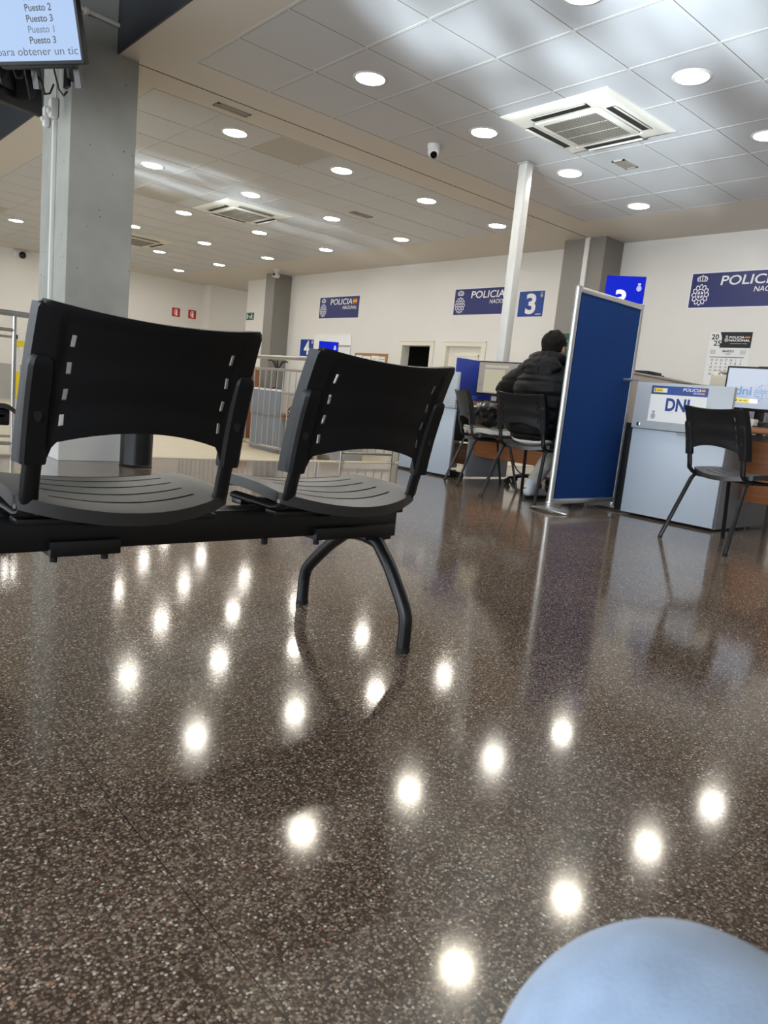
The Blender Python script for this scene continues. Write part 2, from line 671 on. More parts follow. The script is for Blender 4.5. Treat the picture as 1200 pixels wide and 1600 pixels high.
def text(mb, s, mtx, x, y, w=None, h=None, lift=0.0015, bold=0.0, anchor='l', shear=0.0):
    """text fitted to width w and/or height h with its lower corner at x, y"""
    vs, fs = text_geo(s, bold)
    if not vs:
        return
    x0, x1 = min(v.x for v in vs), max(v.x for v in vs)
    y0, y1 = min(v.y for v in vs), max(v.y for v in vs)
    sy = h / (y1 - y0) if h else None
    sx = w / (x1 - x0) if w else sy
    sy = sy or sx
    if anchor == 'c':
        x = x - (x1 - x0) * sx / 2
    if anchor == 'r':
        x = x - (x1 - x0) * sx
    mb.add([mtx @ Vector((x + (v.x - x0) * sx + shear * (v.y - y0) * sy, y + (v.y - y0) * sy, lift)) for v in vs], fs)


def crest(mb, mtx, cx, cy, h, lift=0.0015):
    """round scalloped badge under a crown, drawn as bands; cx, cy its middle, h its whole height"""
    def loop(f, n=96):
        return [(cx + h * f(2 * math.pi * i / n)[0], cy + h * f(2 * math.pi * i / n)[1]) for i in range(n)]
    oc = -0.14
    def lobes(r, d):
        return lambda a: ((r + d * abs(math.cos(6 * a))) * 0.86 * math.sin(a), oc + (r + d * abs(math.cos(6 * a))) * math.cos(a))
    mb.ring(loop(lobes(0.285, 0.065)), loop(lobes(0.25, 0.06)), lift, mtx)
    circ = lambda r: (lambda a: (r * 0.86 * math.sin(a), oc + r * math.cos(a)))
    mb.ring(loop(circ(0.195)), loop(circ(0.165)), lift, mtx)
    for k in range(12):
        a = 2 * math.pi * (k + 0.5) / 12
        pts = []
        for rr, da in ((0.20, -0.05), (0.27, -0.09), (0.27, 0.09), (0.20, 0.05)):
            pts.append((cx + h * rr * 0.86 * math.sin(a + da), cy + h * (oc + rr * math.cos(a + da))))
        mb.prism(pts, lift, mtx)
    # inner quarters
    for sx in (-1, 1):
        for sy in (-1, 1):
            p = [(0.02 * sx, oc + 0.02 * sy), (0.10 * sx, oc + 0.02 * sy), (0.08 * sx, oc + 0.08 * sy), (0.02 * sx, oc + 0.115 * sy)]
            mb.prism([(cx + h * a, cy + h * b) for a, b in p], lift, mtx)
    # crown
    def crown(k):
        o = []
        for i in range(48):
            a = 2 * math.pi * i / 48
            x, y = math.sin(a), math.cos(a)
            o.append((cx + h * k * 0.18 * x * (1 + 0.18 * max(0, y)), cy + h * (0.355 + k * 0.115 * (y if y > -0.75 else -0.75))))
        return o
    mb.ring(crown(1.0), crown(0.76), lift, mtx)
    mb.prism([(cx + h * a, cy + h * b) for a, b in ((-0.02, 0.45), (0.02, 0.45), (0.02, 0.5), (-0.02, 0.5))], lift, mtx)
    mb.prism([(cx + h * a, cy + h * b) for a, b in ((-0.14, 0.27), (0.14, 0.27), (0.13, 0.315), (-0.13, 0.315))], lift, mtx)
    for a in (-0.075, 0.0, 0.075):
        mb.prism([(cx + h * (a + p), cy + h * q) for p, q in ((-0.014, 0.31), (0.014, 0.31), (0.014 + a * 0.3, 0.43), (-0.014 + a * 0.3, 0.43))], lift, mtx)


def rect(mb, mtx, x0, y0, x1, y1, lift=0.001):
    mb.prism([(x0, y0), (x1, y0), (x1, y1), (x0, y1)], lift, mtx)

# ------------------------------------------------------------------ the room
CZ = 2.92          # ceiling
XB = 8.45          # back wall
YL = 16.75         # wall at the far side
VZ = 4.2           # the higher dark void over the entrance
LOW = -0.37        # floor beyond the railings
YE = 5.95          # edge of the terrazzo

mb = MB().box((-3, -4, -0.2), (XB, YE, 0))
struct('floor', mb, M['terrazzo'], smooth=0)
mb = MB().box((-3, YE + 0.10, LOW - 0.1), (4.66, YL, -0.10))
struct('floor_landing', mb, M['cream'], smooth=0)
mb = MB().box((4.66, YE + 0.10, LOW - 0.1), (XB, YL, LOW))
mb.box((XB, 14.66, LOW - 0.1), (11.2, 16.4, LOW))
mb.box((XB, 7.0, LOW - 0.1), (10.4, 9.6, LOW))
struct('floor_lower', mb, M['cream'], smooth=0)
mb = MB().box((-3, YE, -0.2), (5.3, YE + 0.10, 0.006))
mb.box((5.3, YE, LOW - 0.1), (XB, YE + 0.10, 0.006))
struct('trim_1', mb, M['cream'], smooth=0, bevel=0.004)

mb = MB()
for y0, y1 in ((-4, 7.63), (8.37, 8.74), (9.41, 14.66), (16.4, YL)):
    mb.box((XB, y0, LOW - 0.1), (XB + 0.15, y1, CZ))
for y0, y1 in ((7.63, 8.37), (8.74, 9.41)):
    mb.box((XB, y0, 1.6), (XB + 0.15, y1, CZ))
struct('wall_back', mb, M['wallgloss'], smooth=0)
mb = MB().box((-3, YL, LOW - 0.1), (XB + 0.15, YL + 0.15, CZ))
mb.box((-3, YL, CZ), (2.15, YL + 0.15, VZ))
mb.box((XB + 0.15, 16.4, LOW - 0.1), (11.2, 16.55, CZ))
struct('wall_left', mb, M['wall'], smooth=0)
mb = MB().box((-3, YL - 0.012, LOW), (6.2, YL, 0.62))
struct('baseboard_left', mb, M['wallgrey'], smooth=0)
mb = MB().box((XB + 0.15, 14.5, LOW - 0.1), (11.2, 14.66, CZ)).box((11.2, 14.5, LOW - 0.1), (11.35, 16.55, CZ))
struct('wall_corridor', mb, M['wall'], smooth=0)
mb = MB().box((-3, -4.15, -0.1), (XB + 0.15, -4, VZ))
struct('wall_right', mb, M['wall'], smooth=0)
# glazed shop front behind the camera: posts and header
mb = MB().box((-3.1, -4, 2.9), (-3, YL, VZ))
for y in (-4, -1, 2, 5, 8, 11, 14):
    mb.box((-3.08, y - 0.05, 0), (-3.0, y + 0.05, 2.9))
mb.box((-3.1, YE, LOW), (-3, YL, 0.1))
struct('window_1', mb, M['darkpaint'], smooth=0)

TX, TY = 0.607, 0.59
GX0, NX = 2.512, 8
GX1 = GX0 + NX * TX
ZONES = ((5.31 - 12 * TY, 12), (6.06, 17))
mb = MB()
for a, b in (((2.10, -4), (GX0, YL)), ((GX1, -4), (XB, YL)), ((GX0, 5.31), (GX1, 6.06)), ((GX0, 6.06 + 17 * TY), (GX1, YL)), ((GX0, -4), (GX1, 5.31 - 12 * TY))):
    mb.box((*a, CZ), (*b, CZ + 0.05))
mb.box((XB, 14.5, CZ), (11.35, 16.55, CZ + 0.05))
struct('ceiling', mb, M['plaster'], smooth=0)
mb = MB()
bars = MB()
for y0, ny in ZONES:
    for i in range(NX):
        for j in range(ny):
            mb.m = 1 if (y0 == 6.06 and (i, j) in ((2, 0), (2, 5), (0, 11))) else 0
            x, y = GX0 + i * TX, y0 + j * TY
            mb.box((x, y, CZ), (x + TX, y + TY, CZ + 0.03))
    y1 = y0 + ny * TY
    for i in range(NX + 1):
        x = GX0 + i * TX
        bars.m = 0
        bars.box((x - 0.011, y0 - 0.011, CZ - 0.0012), (x + 0.011, y1 + 0.011, CZ + 0.009))
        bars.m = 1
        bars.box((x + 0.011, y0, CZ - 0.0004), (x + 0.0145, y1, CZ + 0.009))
    for j in range(ny + 1):
        y = y0 + j * TY
        bars.m = 0
        bars.box((GX0 - 0.011, y - 0.011, CZ - 0.0014), (GX1 + 0.011, y + 0.011, CZ + 0.0085))
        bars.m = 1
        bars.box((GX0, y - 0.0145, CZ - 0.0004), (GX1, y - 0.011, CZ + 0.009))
struct('ceiling_tiles', mb, [M['tile'], M['tiledark']], smooth=0)
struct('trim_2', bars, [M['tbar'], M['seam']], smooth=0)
mb = MB().box((2.26, 5.703, CZ - 0.0015), (XB - 0.4, 5.713, CZ + 0.002))
struct('trim_3', mb, M['seam'], smooth=0)
mb = MB().box((2.085, -4, CZ - 0.001), (2.099, YL, VZ))
struct('wall_bulkhead', mb, M['darkpaint'], smooth=0)
mb = MB().box((-3.1, -4.1, VZ), (2.2, YL + 0.1, VZ + 0.1))
struct('ceiling_void', mb, M['darkpaint'], smooth=0)

mb = MB().box((1.78, 5.67, -0.1), (2.25, 6.30, VZ))
struct('column', mb, M['concrete'], smooth=0, bevel=0.006)
mb = MB().box((1.765, 5.655, 0.0), (2.265, 6.315, 0.34))
struct('baseboard_column', mb, M['whitestone'], smooth=0, bevel=0.004)
mb = MB().box((8.05, 12.95, LOW), (XB, 13.28, CZ)).box((8.05, 5.45, 0), (XB, 6.06, CZ))
struct('column_wall', mb, M['colgrey'], smooth=0)
mb = MB().box((8.025, 5.67, 0), (8.05, 5.735, CZ))
struct('trim_4', mb, M['whitemetal'], smooth=0)

# doors in the back wall
def casing(n, y0, y1, zt):
    mb = MB()
    w = 0.085
    mb.box((XB - 0.022, y0 - w, LOW), (XB, y0, zt + w)).box((XB - 0.022, y1, LOW), (XB, y1 + w, zt + w)).box((XB - 0.022, y0, zt), (XB, y1, zt + w))
    mb.box((XB - 0.034, y0 - w, zt + w - 0.02), (XB - 0.022, y1 + w, zt + w))
    struct(n, mb, M['doorcream'], smooth=0, bevel=0.004)


casing('trim_5', 8.74, 9.41, 1.60)
casing('trim_6', 7.63, 8.37, 1.60)
mb = MB().box((XB + 0.06, 7.63, LOW), (XB + 0.10, 8.37, 1.60))
for z0, z1 in ((-0.2, 0.55), (0.7, 1.48)):
    for a, b in (((7.73, z0), (8.27, z0 + 0.02)), ((7.73, z1 - 0.02), (8.27, z1)), ((7.73, z0), (7.75, z1)), ((8.25, z0), (8.27, z1))):
        mb.box((XB + 0.052, a[0], a[1]), (XB + 0.06, b[0], b[1]))
d2 = struct('door_2', mb, M['doorcream'], smooth=0)
obj('door_handle', MB().cyl((XB + 0.06, 7.7, 0.65), (XB + 0.0, 7.7, 0.65), 0.012).cyl((XB + 0.005, 7.7, 0.65), (XB + 0.005, 7.82, 0.65), 0.009), M['steel'], d2)
mb = MB().box((XB + 0.17, 8.7, LOW), (XB + 0.95, 8.735, 1.59))
struct('door_1', mb, M['doorcream'], smooth=0)
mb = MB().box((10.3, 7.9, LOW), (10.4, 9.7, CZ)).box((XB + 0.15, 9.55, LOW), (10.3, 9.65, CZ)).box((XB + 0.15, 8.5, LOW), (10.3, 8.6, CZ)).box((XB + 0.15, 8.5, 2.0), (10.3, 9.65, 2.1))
struct('wall_closet', mb, M['roomshade'], smooth=0)

# ------------------------------------------------------------------ ceiling fittings
LX = (3.43, 4.65, 5.855, 7.075)
LINES = ('first', 'second', 'third', 'fourth')
ROWS = ((0.92, 'row out past the desks', None), (2.68, 'row beside the big air conditioner', None), (4.455, 'row by the thin white pole', None),
        (6.375, 'first row past the joint', None), (8.15, 'second row past the joint', None), (9.94, 'third row past the joint', None),
        (11.68, 'fourth row past the joint', None), (13.44, 'fifth row past the joint', None), (15.2, 'row at the far wall', None))


def make_light():
    t = thing('downlight', 'x', 'ceiling light', group='recessed downlights')
    ringm = MB().lathe([(0.098, 0.0), (0.104, -0.007), (0.118, -0.006), (0.126, 0.0), (0.126, 0.006), (0.098, 0.006)], seg=36)
    obj('ring', ringm, M['whitemetal'], t, world=False)
    obj('diffuser', MB().lathe([(0.0001, -0.003), (0.099, -0.003), (0.099, 0.004), (0.0001, 0.004)], seg=36), M['lampglow'], t, world=False)
    return t


lamp0 = None
for yi, (y, rl, _) in enumerate(ROWS):
    for xi, x in enumerate(LX):
        lab = f'round downlight, {LINES[xi]} line from the dark bulkhead, {rl}'
        if lamp0 is None:
            lamp0 = make_light()
            lamp0.location = (x, y, CZ + 0.001)
            lamp0['label'] = lab
        else:
            dup(lamp0, (x, y, CZ + 0.001), 0, lab)
dup(lamp0, (10.1, 15.0, CZ + 0.001), 0, 'round downlight inside the corridor by the green exit sign')


def make_ac():
    t = thing('air_conditioner', 'x', 'air conditioner', group='ceiling cassette air conditioners')
    h = 0.475
    mb = MB()
    outer = [(-h, -h), (h, -h), (h, h), (-h, h)]
    # flat bevelled frame
    def sq(r, z):
        return [Vector((x * r / h, y * r / h, z)) for x, y in outer]
    rings = [sq(h, 0.0), sq(h, -0.005), sq(h - 0.012, -0.011), sq(h - 0.075, -0.028), sq(0.30, -0.036), sq(0.30, -0.02)]
    vs = sum(rings, [])
    fs = []
    for k in range(len(rings) - 1):
        for i in range(4):
            fs.append((4 * k + i, 4 * k + (i + 1) % 4, 4 * k + 4 + (i + 1) % 4, 4 * k + 4 + i))
    mb.add(vs, fs)
    obj('frame', mb, M['offwhite'], t, world=False, smooth=20)
    mb = MB().rbox((-0.285, -0.285, -0.042), (0.285, 0.285, -0.02), 0.01)
    obj('panel', mb, M['offwhite'], t, world=False)
    mb = MB()
    mb.box((-0.235, -0.235, -0.0425), (0.235, 0.235, -0.0415))
    mb.m = 1
    for i in range(26):
        y = -0.23 + 0.46 * i / 25
        mb.box((-0.235, y - 0.0035, -0.047), (0.235, y + 0.0035, -0.0425))
    for x in (-0.078, 0.078):
        mb.box((x - 0.004, -0.235, -0.0475), (x + 0.004, 0.235, -0.0425))
    obj('intake_grille', mb, [M['darkslot'], M['grille']], t, world=False, smooth=0)
    for k in range(4):
        mt = Matrix.Rotation(k * math.pi / 2, 4, 'Z')
        mb = MB().box((-0.25, 0.325, -0.037), (0.25, 0.395, -0.0335), mt)
        s = obj('outlet_slot', mb, M['darkslot'], t, world=False, smooth=0)
        mb = MB()
        mt2 = mt @ Matrix.Translation((0, 0.392, -0.039)) @ Matrix.Rotation(R(-15), 4, 'X')
        mb.rbox((-0.245, -0.012, -0.002), (0.245, 0.012, 0.002), 0.002, mt2)
        obj('louver', mb, M['offwhite'], s, world=False)
    return t


ac = make_ac()
ac.location = (4.945, 3.66, CZ + 0.0)
ac['label'] = 'large square ceiling air conditioner with grille, close to the thin white post'
dup(ac, (5.05, 9.05, CZ), 0, 'square ceiling air conditioner in the middle of the farther ceiling')
dup(ac, (5.12, 12.70, CZ), 0, 'square ceiling air conditioner half hidden behind the concrete column')


def vent(x, y, w, d, label, slats):
    t = thing('air_vent', label, 'vent', (x, y, CZ))
    mb = MB()
    f = 0.018
    for a, b in (((-w, -d), (w, -d + f)), ((-w, d - f), (w, d)), ((-w, -d), (-w + f, d)), ((w - f, -d), (w, d))):
        mb.box((*a, -0.008), (*b, 0.012))
    obj('frame', mb, M['grille'], t, world=False, smooth=0)
    mb = MB()
    for i in range(slats):
        y_ = -d + f + (2 * d - 2 * f) * (i + 0.5) / slats
        mb.box((-w + f, y_ - 0.003, -0.006), (w - f, y_ + 0.006, 0.004))
    obj('grille', mb, M['grille'], t, world=False, smooth=0)


vent(3.13, 5.89, 0.155, 0.045, 'narrow slotted air vent in the plaster band beside the concrete column', 4)
vent(5.88, 3.90, 0.115, 0.06, 'small grey vent in the tile behind the large air conditioner', 5)
vent(5.90, 7.60, 0.15, 0.055, 'faint small vent between downlights of the farther ceiling', 4)


def dome(x, y, label, aim):
    t = thing('security_camera', label, 'security camera', (x, y, CZ))
    obj('mount', MB().lathe([(0.0001, 0.002), (0.056, 0.002), (0.056, -0.03), (0.05, -0.045), (0.0001, -0.05)], seg=28), M['white'], t, world=False)
    b = obj('camera_ball', MB().ball((0, 0, -0.062), 0.05, 24, 14), M['white'], t, world=False)
    a = Vector(aim).normalized()
    c = Vector((0, 0, -0.062))
    mb = MB().cyl(c + a * 0.036, c + a * 0.053, 0.032, 0.028, 24)
    obj('lens', mb, M['lens'], b, world=False)


dome(4.63, 5.02, 'white dome camera with dark lens on the ceiling near the joint', (-0.35, -0.6, -0.7))
t = thing('security_camera', 'small white camera on the ceiling above the far grey wall column', 'security camera', (7.85, 12.6, CZ))
obj('mount', MB().cyl((0, 0, 0.0), (0, 0, -0.03), 0.05).cyl((0, 0, -0.03), (0, 0, -0.07), 0.02), M['white'], t, world=False)
mb = MB().rbox((-0.11, -0.05, -0.15), (0.09, 0.05, -0.06), 0.03, Matrix.Rotation(R(35), 4, 'Z'))
b = obj('camera_body', mb, M['white'], t, world=False)
obj('lens', MB().cyl((-0.085, -0.06, -0.105), (-0.10, -0.068, -0.107), 0.03), M['lens'], b, world=False)
t = thing('security_camera', 'black lensed white camera high on the far wall left of the column', 'security camera', (4.39, YL, 2.82))
obj('mount', MB().rbox((-0.16, -0.07, -0.06), (0.16, 0, 0.06), 0.02), M['white'], t, world=False)
obj('lens', MB().ball((0, -0.085, -0.01), 0.07, 18, 10), M['lens'], t, world=False)

# ------------------------------------------------------------------ things fixed to the column
t = thing('motion_sensor', 'white motion sensor facing out at the top of the column conduit', 'sensor', (1.78, 5.95, 2.50))
obj('housing', MB().rbox((-0.06, -0.035, -0.06), (0.0, 0.035, 0.075), 0.018), M['white'], t, world=False)
obj('lens', MB().ball((-0.05, 0, -0.015), 0.03, 18, 10), M['offwhite'], t, world=False)
t = thing('motion_sensor', 'white sensor seen edge-on behind the other sensor on the column', 'sensor', (1.78, 6.13, 2.49))
obj('housing', MB().rbox((-0.05, -0.03, -0.075), (0.0, 0.03, 0.07), 0.018), M['white'], t, world=False)
obj('lens', MB().ball((-0.045, 0.0, -0.02), 0.024, 16, 8), M['offwhite'], t, world=False)
t = thing('cable_trunking', 'white vertical cable trunking down the narrow face of the concrete column', 'conduit', (1.78, 5.965, 0))
obj('channel', MB().rbox((-0.028, -0.018, 0.345), (0.0, 0.018, 2.43), 0.004), M['whitemetal'], t, world=False)
obj('cable', MB().tube([(-0.012, -0.012, 2.58), (-0.014, -0.013, 2.85), (-0.012, -0.01, 3.3)], 0.006, 8), M['offwhite'], t, world=False)
t = thing('conduit_pipe', 'white pipe crossing the column face below the dark bulkhead', 'conduit', (2.0, 5.67, 3.1))
obj('pipe', MB().cyl((1.70, 5.645, 3.11), (2.28, 5.645, 3.088), 0.014), M['offwhite'], t)
for x in (1.86, 2.10):
    obj('clip', MB().cyl((x - 0.012, 5.645, 3.104 - (x - 1.86) * 0.038), (x + 0.012, 5.645, 3.103 - (x - 1.86) * 0.038), 0.020).box((x - 0.01, 5.645, 3.085), (x + 0.01, 5.672, 3.115)), M['offwhite'], t)

# ------------------------------------------------------------------ television over the entrance
BRv = Vector((1.5297, 4.6551, 2.4016))
az = R(123.5)
uTV = -Vector((math.cos(az), math.sin(az), 0))
vTV = Vector((-0.25107, -0.16617, 0.95361)).normalized()
W_, H_ = 0.97, 0.56
F = plane_frame(BRv - uTV * W_, uTV, vTV)
tv = thing('television', 'wall television listing Puesto numbers on pale blue, hung before the column', 'television', BRv - uTV * W_ / 2)
mb = MB().rbox((0, 0, -0.045), (W_, H_, 0.0), 0.006, F)
obj('casing', mb, M['black'], tv)
mb = MB().box((0.016, 0.020, 0.0), (W_ - 0.016, H_ - 0.014, 0.0012), F)
scr = obj('screen', mb, M['tvblue'], tv, smooth=0)
for s, y, mm in (('Puesto 2', 0.330, 'tvtext'), ('Puesto 2', 0.278, 'tvtext'), ('Puesto 3', 0.226, 'tvtext'), ('Puesto 1', 0.174, 'tvtextgrey'), ('Puesto 3', 0.122, 'tvtext')):
    mb = MB()
    text(mb, s, F, W_ - 0.165, y - 0.018, w=0.178, h=0.036, anchor='r', bold=0.02, lift=0.0018)
    obj('lettering', mb, M[mm], scr, smooth=0)
mb = MB()
text(mb, 'r para obtener un tic', F, W_ - 0.03, 0.035, w=0.60, h=0.052, anchor='r', lift=0.0018)
obj('lettering', mb, M['tvtext'], scr, smooth=0)
mb = MB()
mb.rbox((W_ - 0.62, -0.012, -0.10), (W_ - 0.11, 0.40, -0.046), 0.01, F)
obj('rear_housing', mb, M['black'], tv)
c2 = BRv - uTV * 0.28 + Vector((0, 0, 0.10))
mb = MB()
for s in (0.16, 0.46):
    p = F @ Vector((W_ - s, 0.25, -0.05))
    mb.box((W_ - s - 0.02, -0.11, -0.16), (W_ - s + 0.02, 0.44, -0.13), F)
mb.box((W_ - 0.55, 0.02, -0.13), (W_ - 0.08, 0.07, -0.085), F)
mb.box((W_ - 0.55, 0.30, -0.13), (W_ - 0.08, 0.35, -0.085), F)
mb.tube([F @ Vector((W_ - 0.22, 0.05, -0.12)), (1.68, 5.40, 2.66), (1.80, 5.72, 2.66)], 0.03, 10)
mb.tube([F @ Vector((W_ - 0.30, 0.32, -0.12)), (1.68, 5.36, 2.86), (1.80, 5.72, 2.86)], 0.03, 10)
mb.box((1.755, 5.68, 2.60), (1.785, 5.76, 2.95))
obj('bracket', mb, M['blackmetal'], tv)
mb = MB()
for k in range(5):
    a = F @ Vector((W_ - 0.25 - 0.1 * k, 0.12, -0.06))
    b = Vector((1.70 - 0.10 * k, 5.50 - 0.05 * k, 2.50))
    m_ = (a + b) / 2 - Vector((0, 0, 0.12 + 0.05 * (k % 3)))
    mb.tube([a, a * 0.6 + m_ * 0.4 - Vector((0, 0, 0.04)), m_, b * 0.6 + m_ * 0.4 - Vector((0, 0, 0.03)), b], 0.006, 8)
obj('cable', mb, M['cable'], tv)
# second set, facing the other way
u2 = Vector((math.cos(R(13)), math.sin(R(13)), 0))
v2 = Vector((math.cos(R(103)) * 0.14, math.sin(R(103)) * 0.14, 0.99)).normalized()
BR2 = Vector((1.632, 5.775, 2.384))
F2 = plane_frame(BR2 - u2 * W_, u2, v2)
t2 = thing('television', 'back of a second black television under the lit one', 'television', BR2 - u2 * W_ / 2)
obj('casing', MB().rbox((0, 0, -0.05), (W_, H_, 0), 0.008, F2).rbox((0.2, 0.08, 0.0), (W_ - 0.2, 0.36, 0.03), 0.012, F2), M['black'], t2)
obj('screen', MB().box((0.016, 0.02, -0.0515), (W_ - 0.016, H_ - 0.014, -0.05), F2), M['lens'], t2, smooth=0)
obj('bracket', MB().box((W_ - 0.2, 0.05, 0.03), (W_ - 0.14, 0.5, 0.06), F2).tube([F2 @ Vector((W_ - 0.17, 0.3, 0.04)), (1.60, 5.80, 2.78), (1.79, 5.86, 2.80)], 0.028, 10), M['blackmetal'], t2)
# ------------------------------------------------------------------ seating
def back_y(t):
    return -0.150 - 0.090 * (0.45 * t + 0.55 * t * t)


def shell_pt(s, t, W=0.226):
    q = min(1, max(0, (abs(s) - 0.74) / 0.10))
    q = q * q * (3 - 2 * q)
    zb = (0.540 + 0.030 * (1 - (s / 0.8) ** 2)) * (1 - q) + 0.502 * q
    zt = 0.797 - 0.018 * (1 - s * s)
    z = zb + (zt - zb) * t
    w = W - 0.006 * t
    y = back_y((z - 0.50) / 0.30) - 0.034 * (1 - s * s)
    return Vector((s * w, y, z))


def back_shell():
    slot_t = [0.17, 0.37, 0.57, 0.77]
    sl = 0.046
    ts = sorted(set([0, 0.03, 0.06] + [x for c in slot_t for x in (c - sl, c + sl)] + [0.27, 0.47, 0.67, 0.88, 0.90, 0.95, 0.985, 1.0]))
    half = [0.0, 0.15, 0.3, 0.45, 0.58, 0.70, 0.735, 0.77, 0.80, 0.825, 0.85, 0.90, 0.96, 1.0]
    ss = sorted(set([-a for a in half] + half))
    n, k = len(ss) + 2, len(ts) + 1
    grid = []
    for j, t in enumerate(ts):
        row = []
        for s in ss:
            p = shell_pt(s, t)
            if abs(s) <= 0.805 and -1 < t < 0.91:
                p.y += 0.0035
                band = sum(1 for c in slot_t if t > c + 0.001)
                if abs(s) < 0.79:
                    p.y += 0.0028 * (band % 2)
            # softened corners
            if abs(s) == 1.0 and t == 1.0:
                p.z -= 0.010
                p.x *= 0.985
            row.append(p)
        a, b = row[0].copy(), row[-1].copy()
        for p in (a, b):
            p.y += 0.034
            p.x += 0.002 * (1 if p.x > 0 else -1)
        grid.append([a] + row + [b])
    top = [p + Vector((0, 0.016, 0.001)) for p in grid[-1]]
    top[0], top[-1] = grid[-1][0].copy() + Vector((0, 0.002, 0.001)), grid[-1][-1].copy() + Vector((0, 0.002, 0.001))
    grid.append(top)
    mb = MB()
    vs = [p for r in grid for p in r]
    fs = []
    for j in range(len(grid) - 1):
        for i in range(n - 1):
            if j < len(ts) - 1 and 0 < i < n - 2:
                sm = (ss[i - 1] + ss[i]) / 2
                tm = (ts[j] + ts[j + 1]) / 2
                if 0.70 < abs(sm) < 0.735 and any(abs(tm - c) < sl for c in slot_t):
                    continue
            fs.append((j * n + i, j * n + i + 1, (j + 1) * n + i + 1, (j + 1) * n + i))
    return mb.add(vs, fs)


def seat_z(x, y):
    q = (y + 0.19) / 0.40
    dish = 0.030 * (1 - (x / 0.225) ** 2) * (1 - 0.75 * q)
    return 0.447 - dish + 0.010 * math.sin(q * 2.6) - (0.030 * max(0, q - 0.86) / 0.14 if q > 0.86 else 0)


def seat_shell():
    hy = [-0.19, -0.165]
    for c in (-0.120, -0.055, 0.010, 0.075, 0.135):
        hy += [c - 0.0042, c + 0.0042, c + 0.03]
    hy += [0.19, 0.203, 0.21]
    ys = sorted(hy)
    half = [0, 0.04, 0.08, 0.12, 0.150, 0.158, 0.19, 0.218, 0.225]
    xs = sorted(set([-a for a in half] + half))
    grid = []
    for y in ys:
        fl = 1 - 0.04 * ((y + 0.19) / 0.4)
        bow = lambda x: y - 0.018 * max(0, (y + 0.19) / 0.4) + 0.065 * (x / 0.225) ** 2 * (1 - (y + 0.19) / 0.4)
        row = [Vector((x * fl, bow(x), seat_z(x, y))) for x in xs]
        a, b = row[0] + Vector((0.001, 0, -0.024)), row[-1] + Vector((-0.001, 0, -0.024))
        grid.append([a] + row + [b])
    grid.insert(0, [p + Vector((0, 0.002, -0.024 if 0 < i < len(grid[0]) - 1 else 0)) for i, p in enumerate(grid[0])])
    n = len(xs) + 2
    mb = MB()
    fs = []
    for j in range(len(grid) - 1):
        for i in range(n - 1):
            if j > 0 and 0 < i < n - 2:
                ym = (ys[j - 1] + ys[j]) / 2
                xm = (xs[i - 1] + xs[i]) / 2
                if abs(xm) < 0.155 and any(abs(ym - c) < 0.0038 for c in (-0.120, -0.055, 0.010, 0.075, 0.135)):
                    continue
            fs.append((j * n + i, j * n + i + 1, (j + 1) * n + i + 1, (j + 1) * n + i))
    return mb.add([p for r in grid for p in r], fs)


def oval(a, b, n=14):
    return [(a * math.cos(2 * math.pi * i / n), b * math.sin(2 * math.pi * i / n)) for i in range(n)]


def seat_unit(t, sx=0.0, dz=0.0, dy=0.0, bdy=0.0, sdz=0.0):
    """backrest, seat and side tubes placed under T, moved by sx along the row"""
    d = Vector((sx, dy, 0))
    mb = back_shell()
    for v in mb.v:
        v += d + Vector((0, bdy, dz))
    bk = obj('backrest', mb, M['black'], t, world=False, solidify=0.006, smooth=40)
    mb = seat_shell()
    for v in mb.v:
        v += d + Vector((0, 0, sdz))
    obj('seat', mb, M['blacksoft'], t, world=False, solidify=0.008, smooth=40)
    for s in (-1, 1):
        # sleeve over the tube, rounded at the top
        path, sc = [], []
        for z, k in ((0.502, 0.95), (0.51, 1.0), (0.55, 1), (0.60, 1), (0.65, 1), (0.685, 0.98), (0.698, 0.86), (0.704, 0.6)):
            path.append(Vector((s * 0.205, back_y((z - 0.5) / 0.3) - 0.004 + bdy, z + dz)) + d)
            sc.append(k)
        mb = MB().sweep(path, [(-0.024, -0.008), (-0.017, -0.0145), (0.017, -0.0145), (0.024, -0.008), (0.024, 0.011), (0.017, 0.015), (-0.017, 0.015), (-0.024, 0.011)], (0, 1, 0), scales=sc)
        sl = obj('tube_sleeve', mb, M['black'], bk, world=False)
        z = 0.595
        c = Vector((s * 0.205, back_y((z - 0.5) / 0.3) - 0.0190 + bdy, z + dz)) + d
        mb = MB().tube([c + Vector((0, 0.003, 0)), c + Vector((0, -0.0015, 0))], 0.007, 16, (0, 0, 1), 0.013)
        obj('button', mb, M['rubber'], sl, world=False)
        # bent oval tube from the sleeve down and forward beneath the seat
        pts = [(0.52 + dz, back_y(0.07) - 0.003 + bdy), (0.475 + dz * 0.6, -0.142 + bdy), (0.445 + dz * 0.4, -0.136 + bdy), (0.422 + sdz, -0.122 + bdy * 0.8), (0.408 + sdz, -0.100 + bdy * 0.6), (0.402 + sdz, -0.07), (0.402 + sdz, 0.13)]
        path = [Vector((s * (0.203 if i < 3 else 0.198), y, z)) + d for i, (z, y) in enumerate(pts)]
        mb = MB().sweep(path, oval(0.018, 0.010), (0, 1, 0.3))
        obj('side_tube', mb, M['blackmetal'], t, world=False)
    return bk


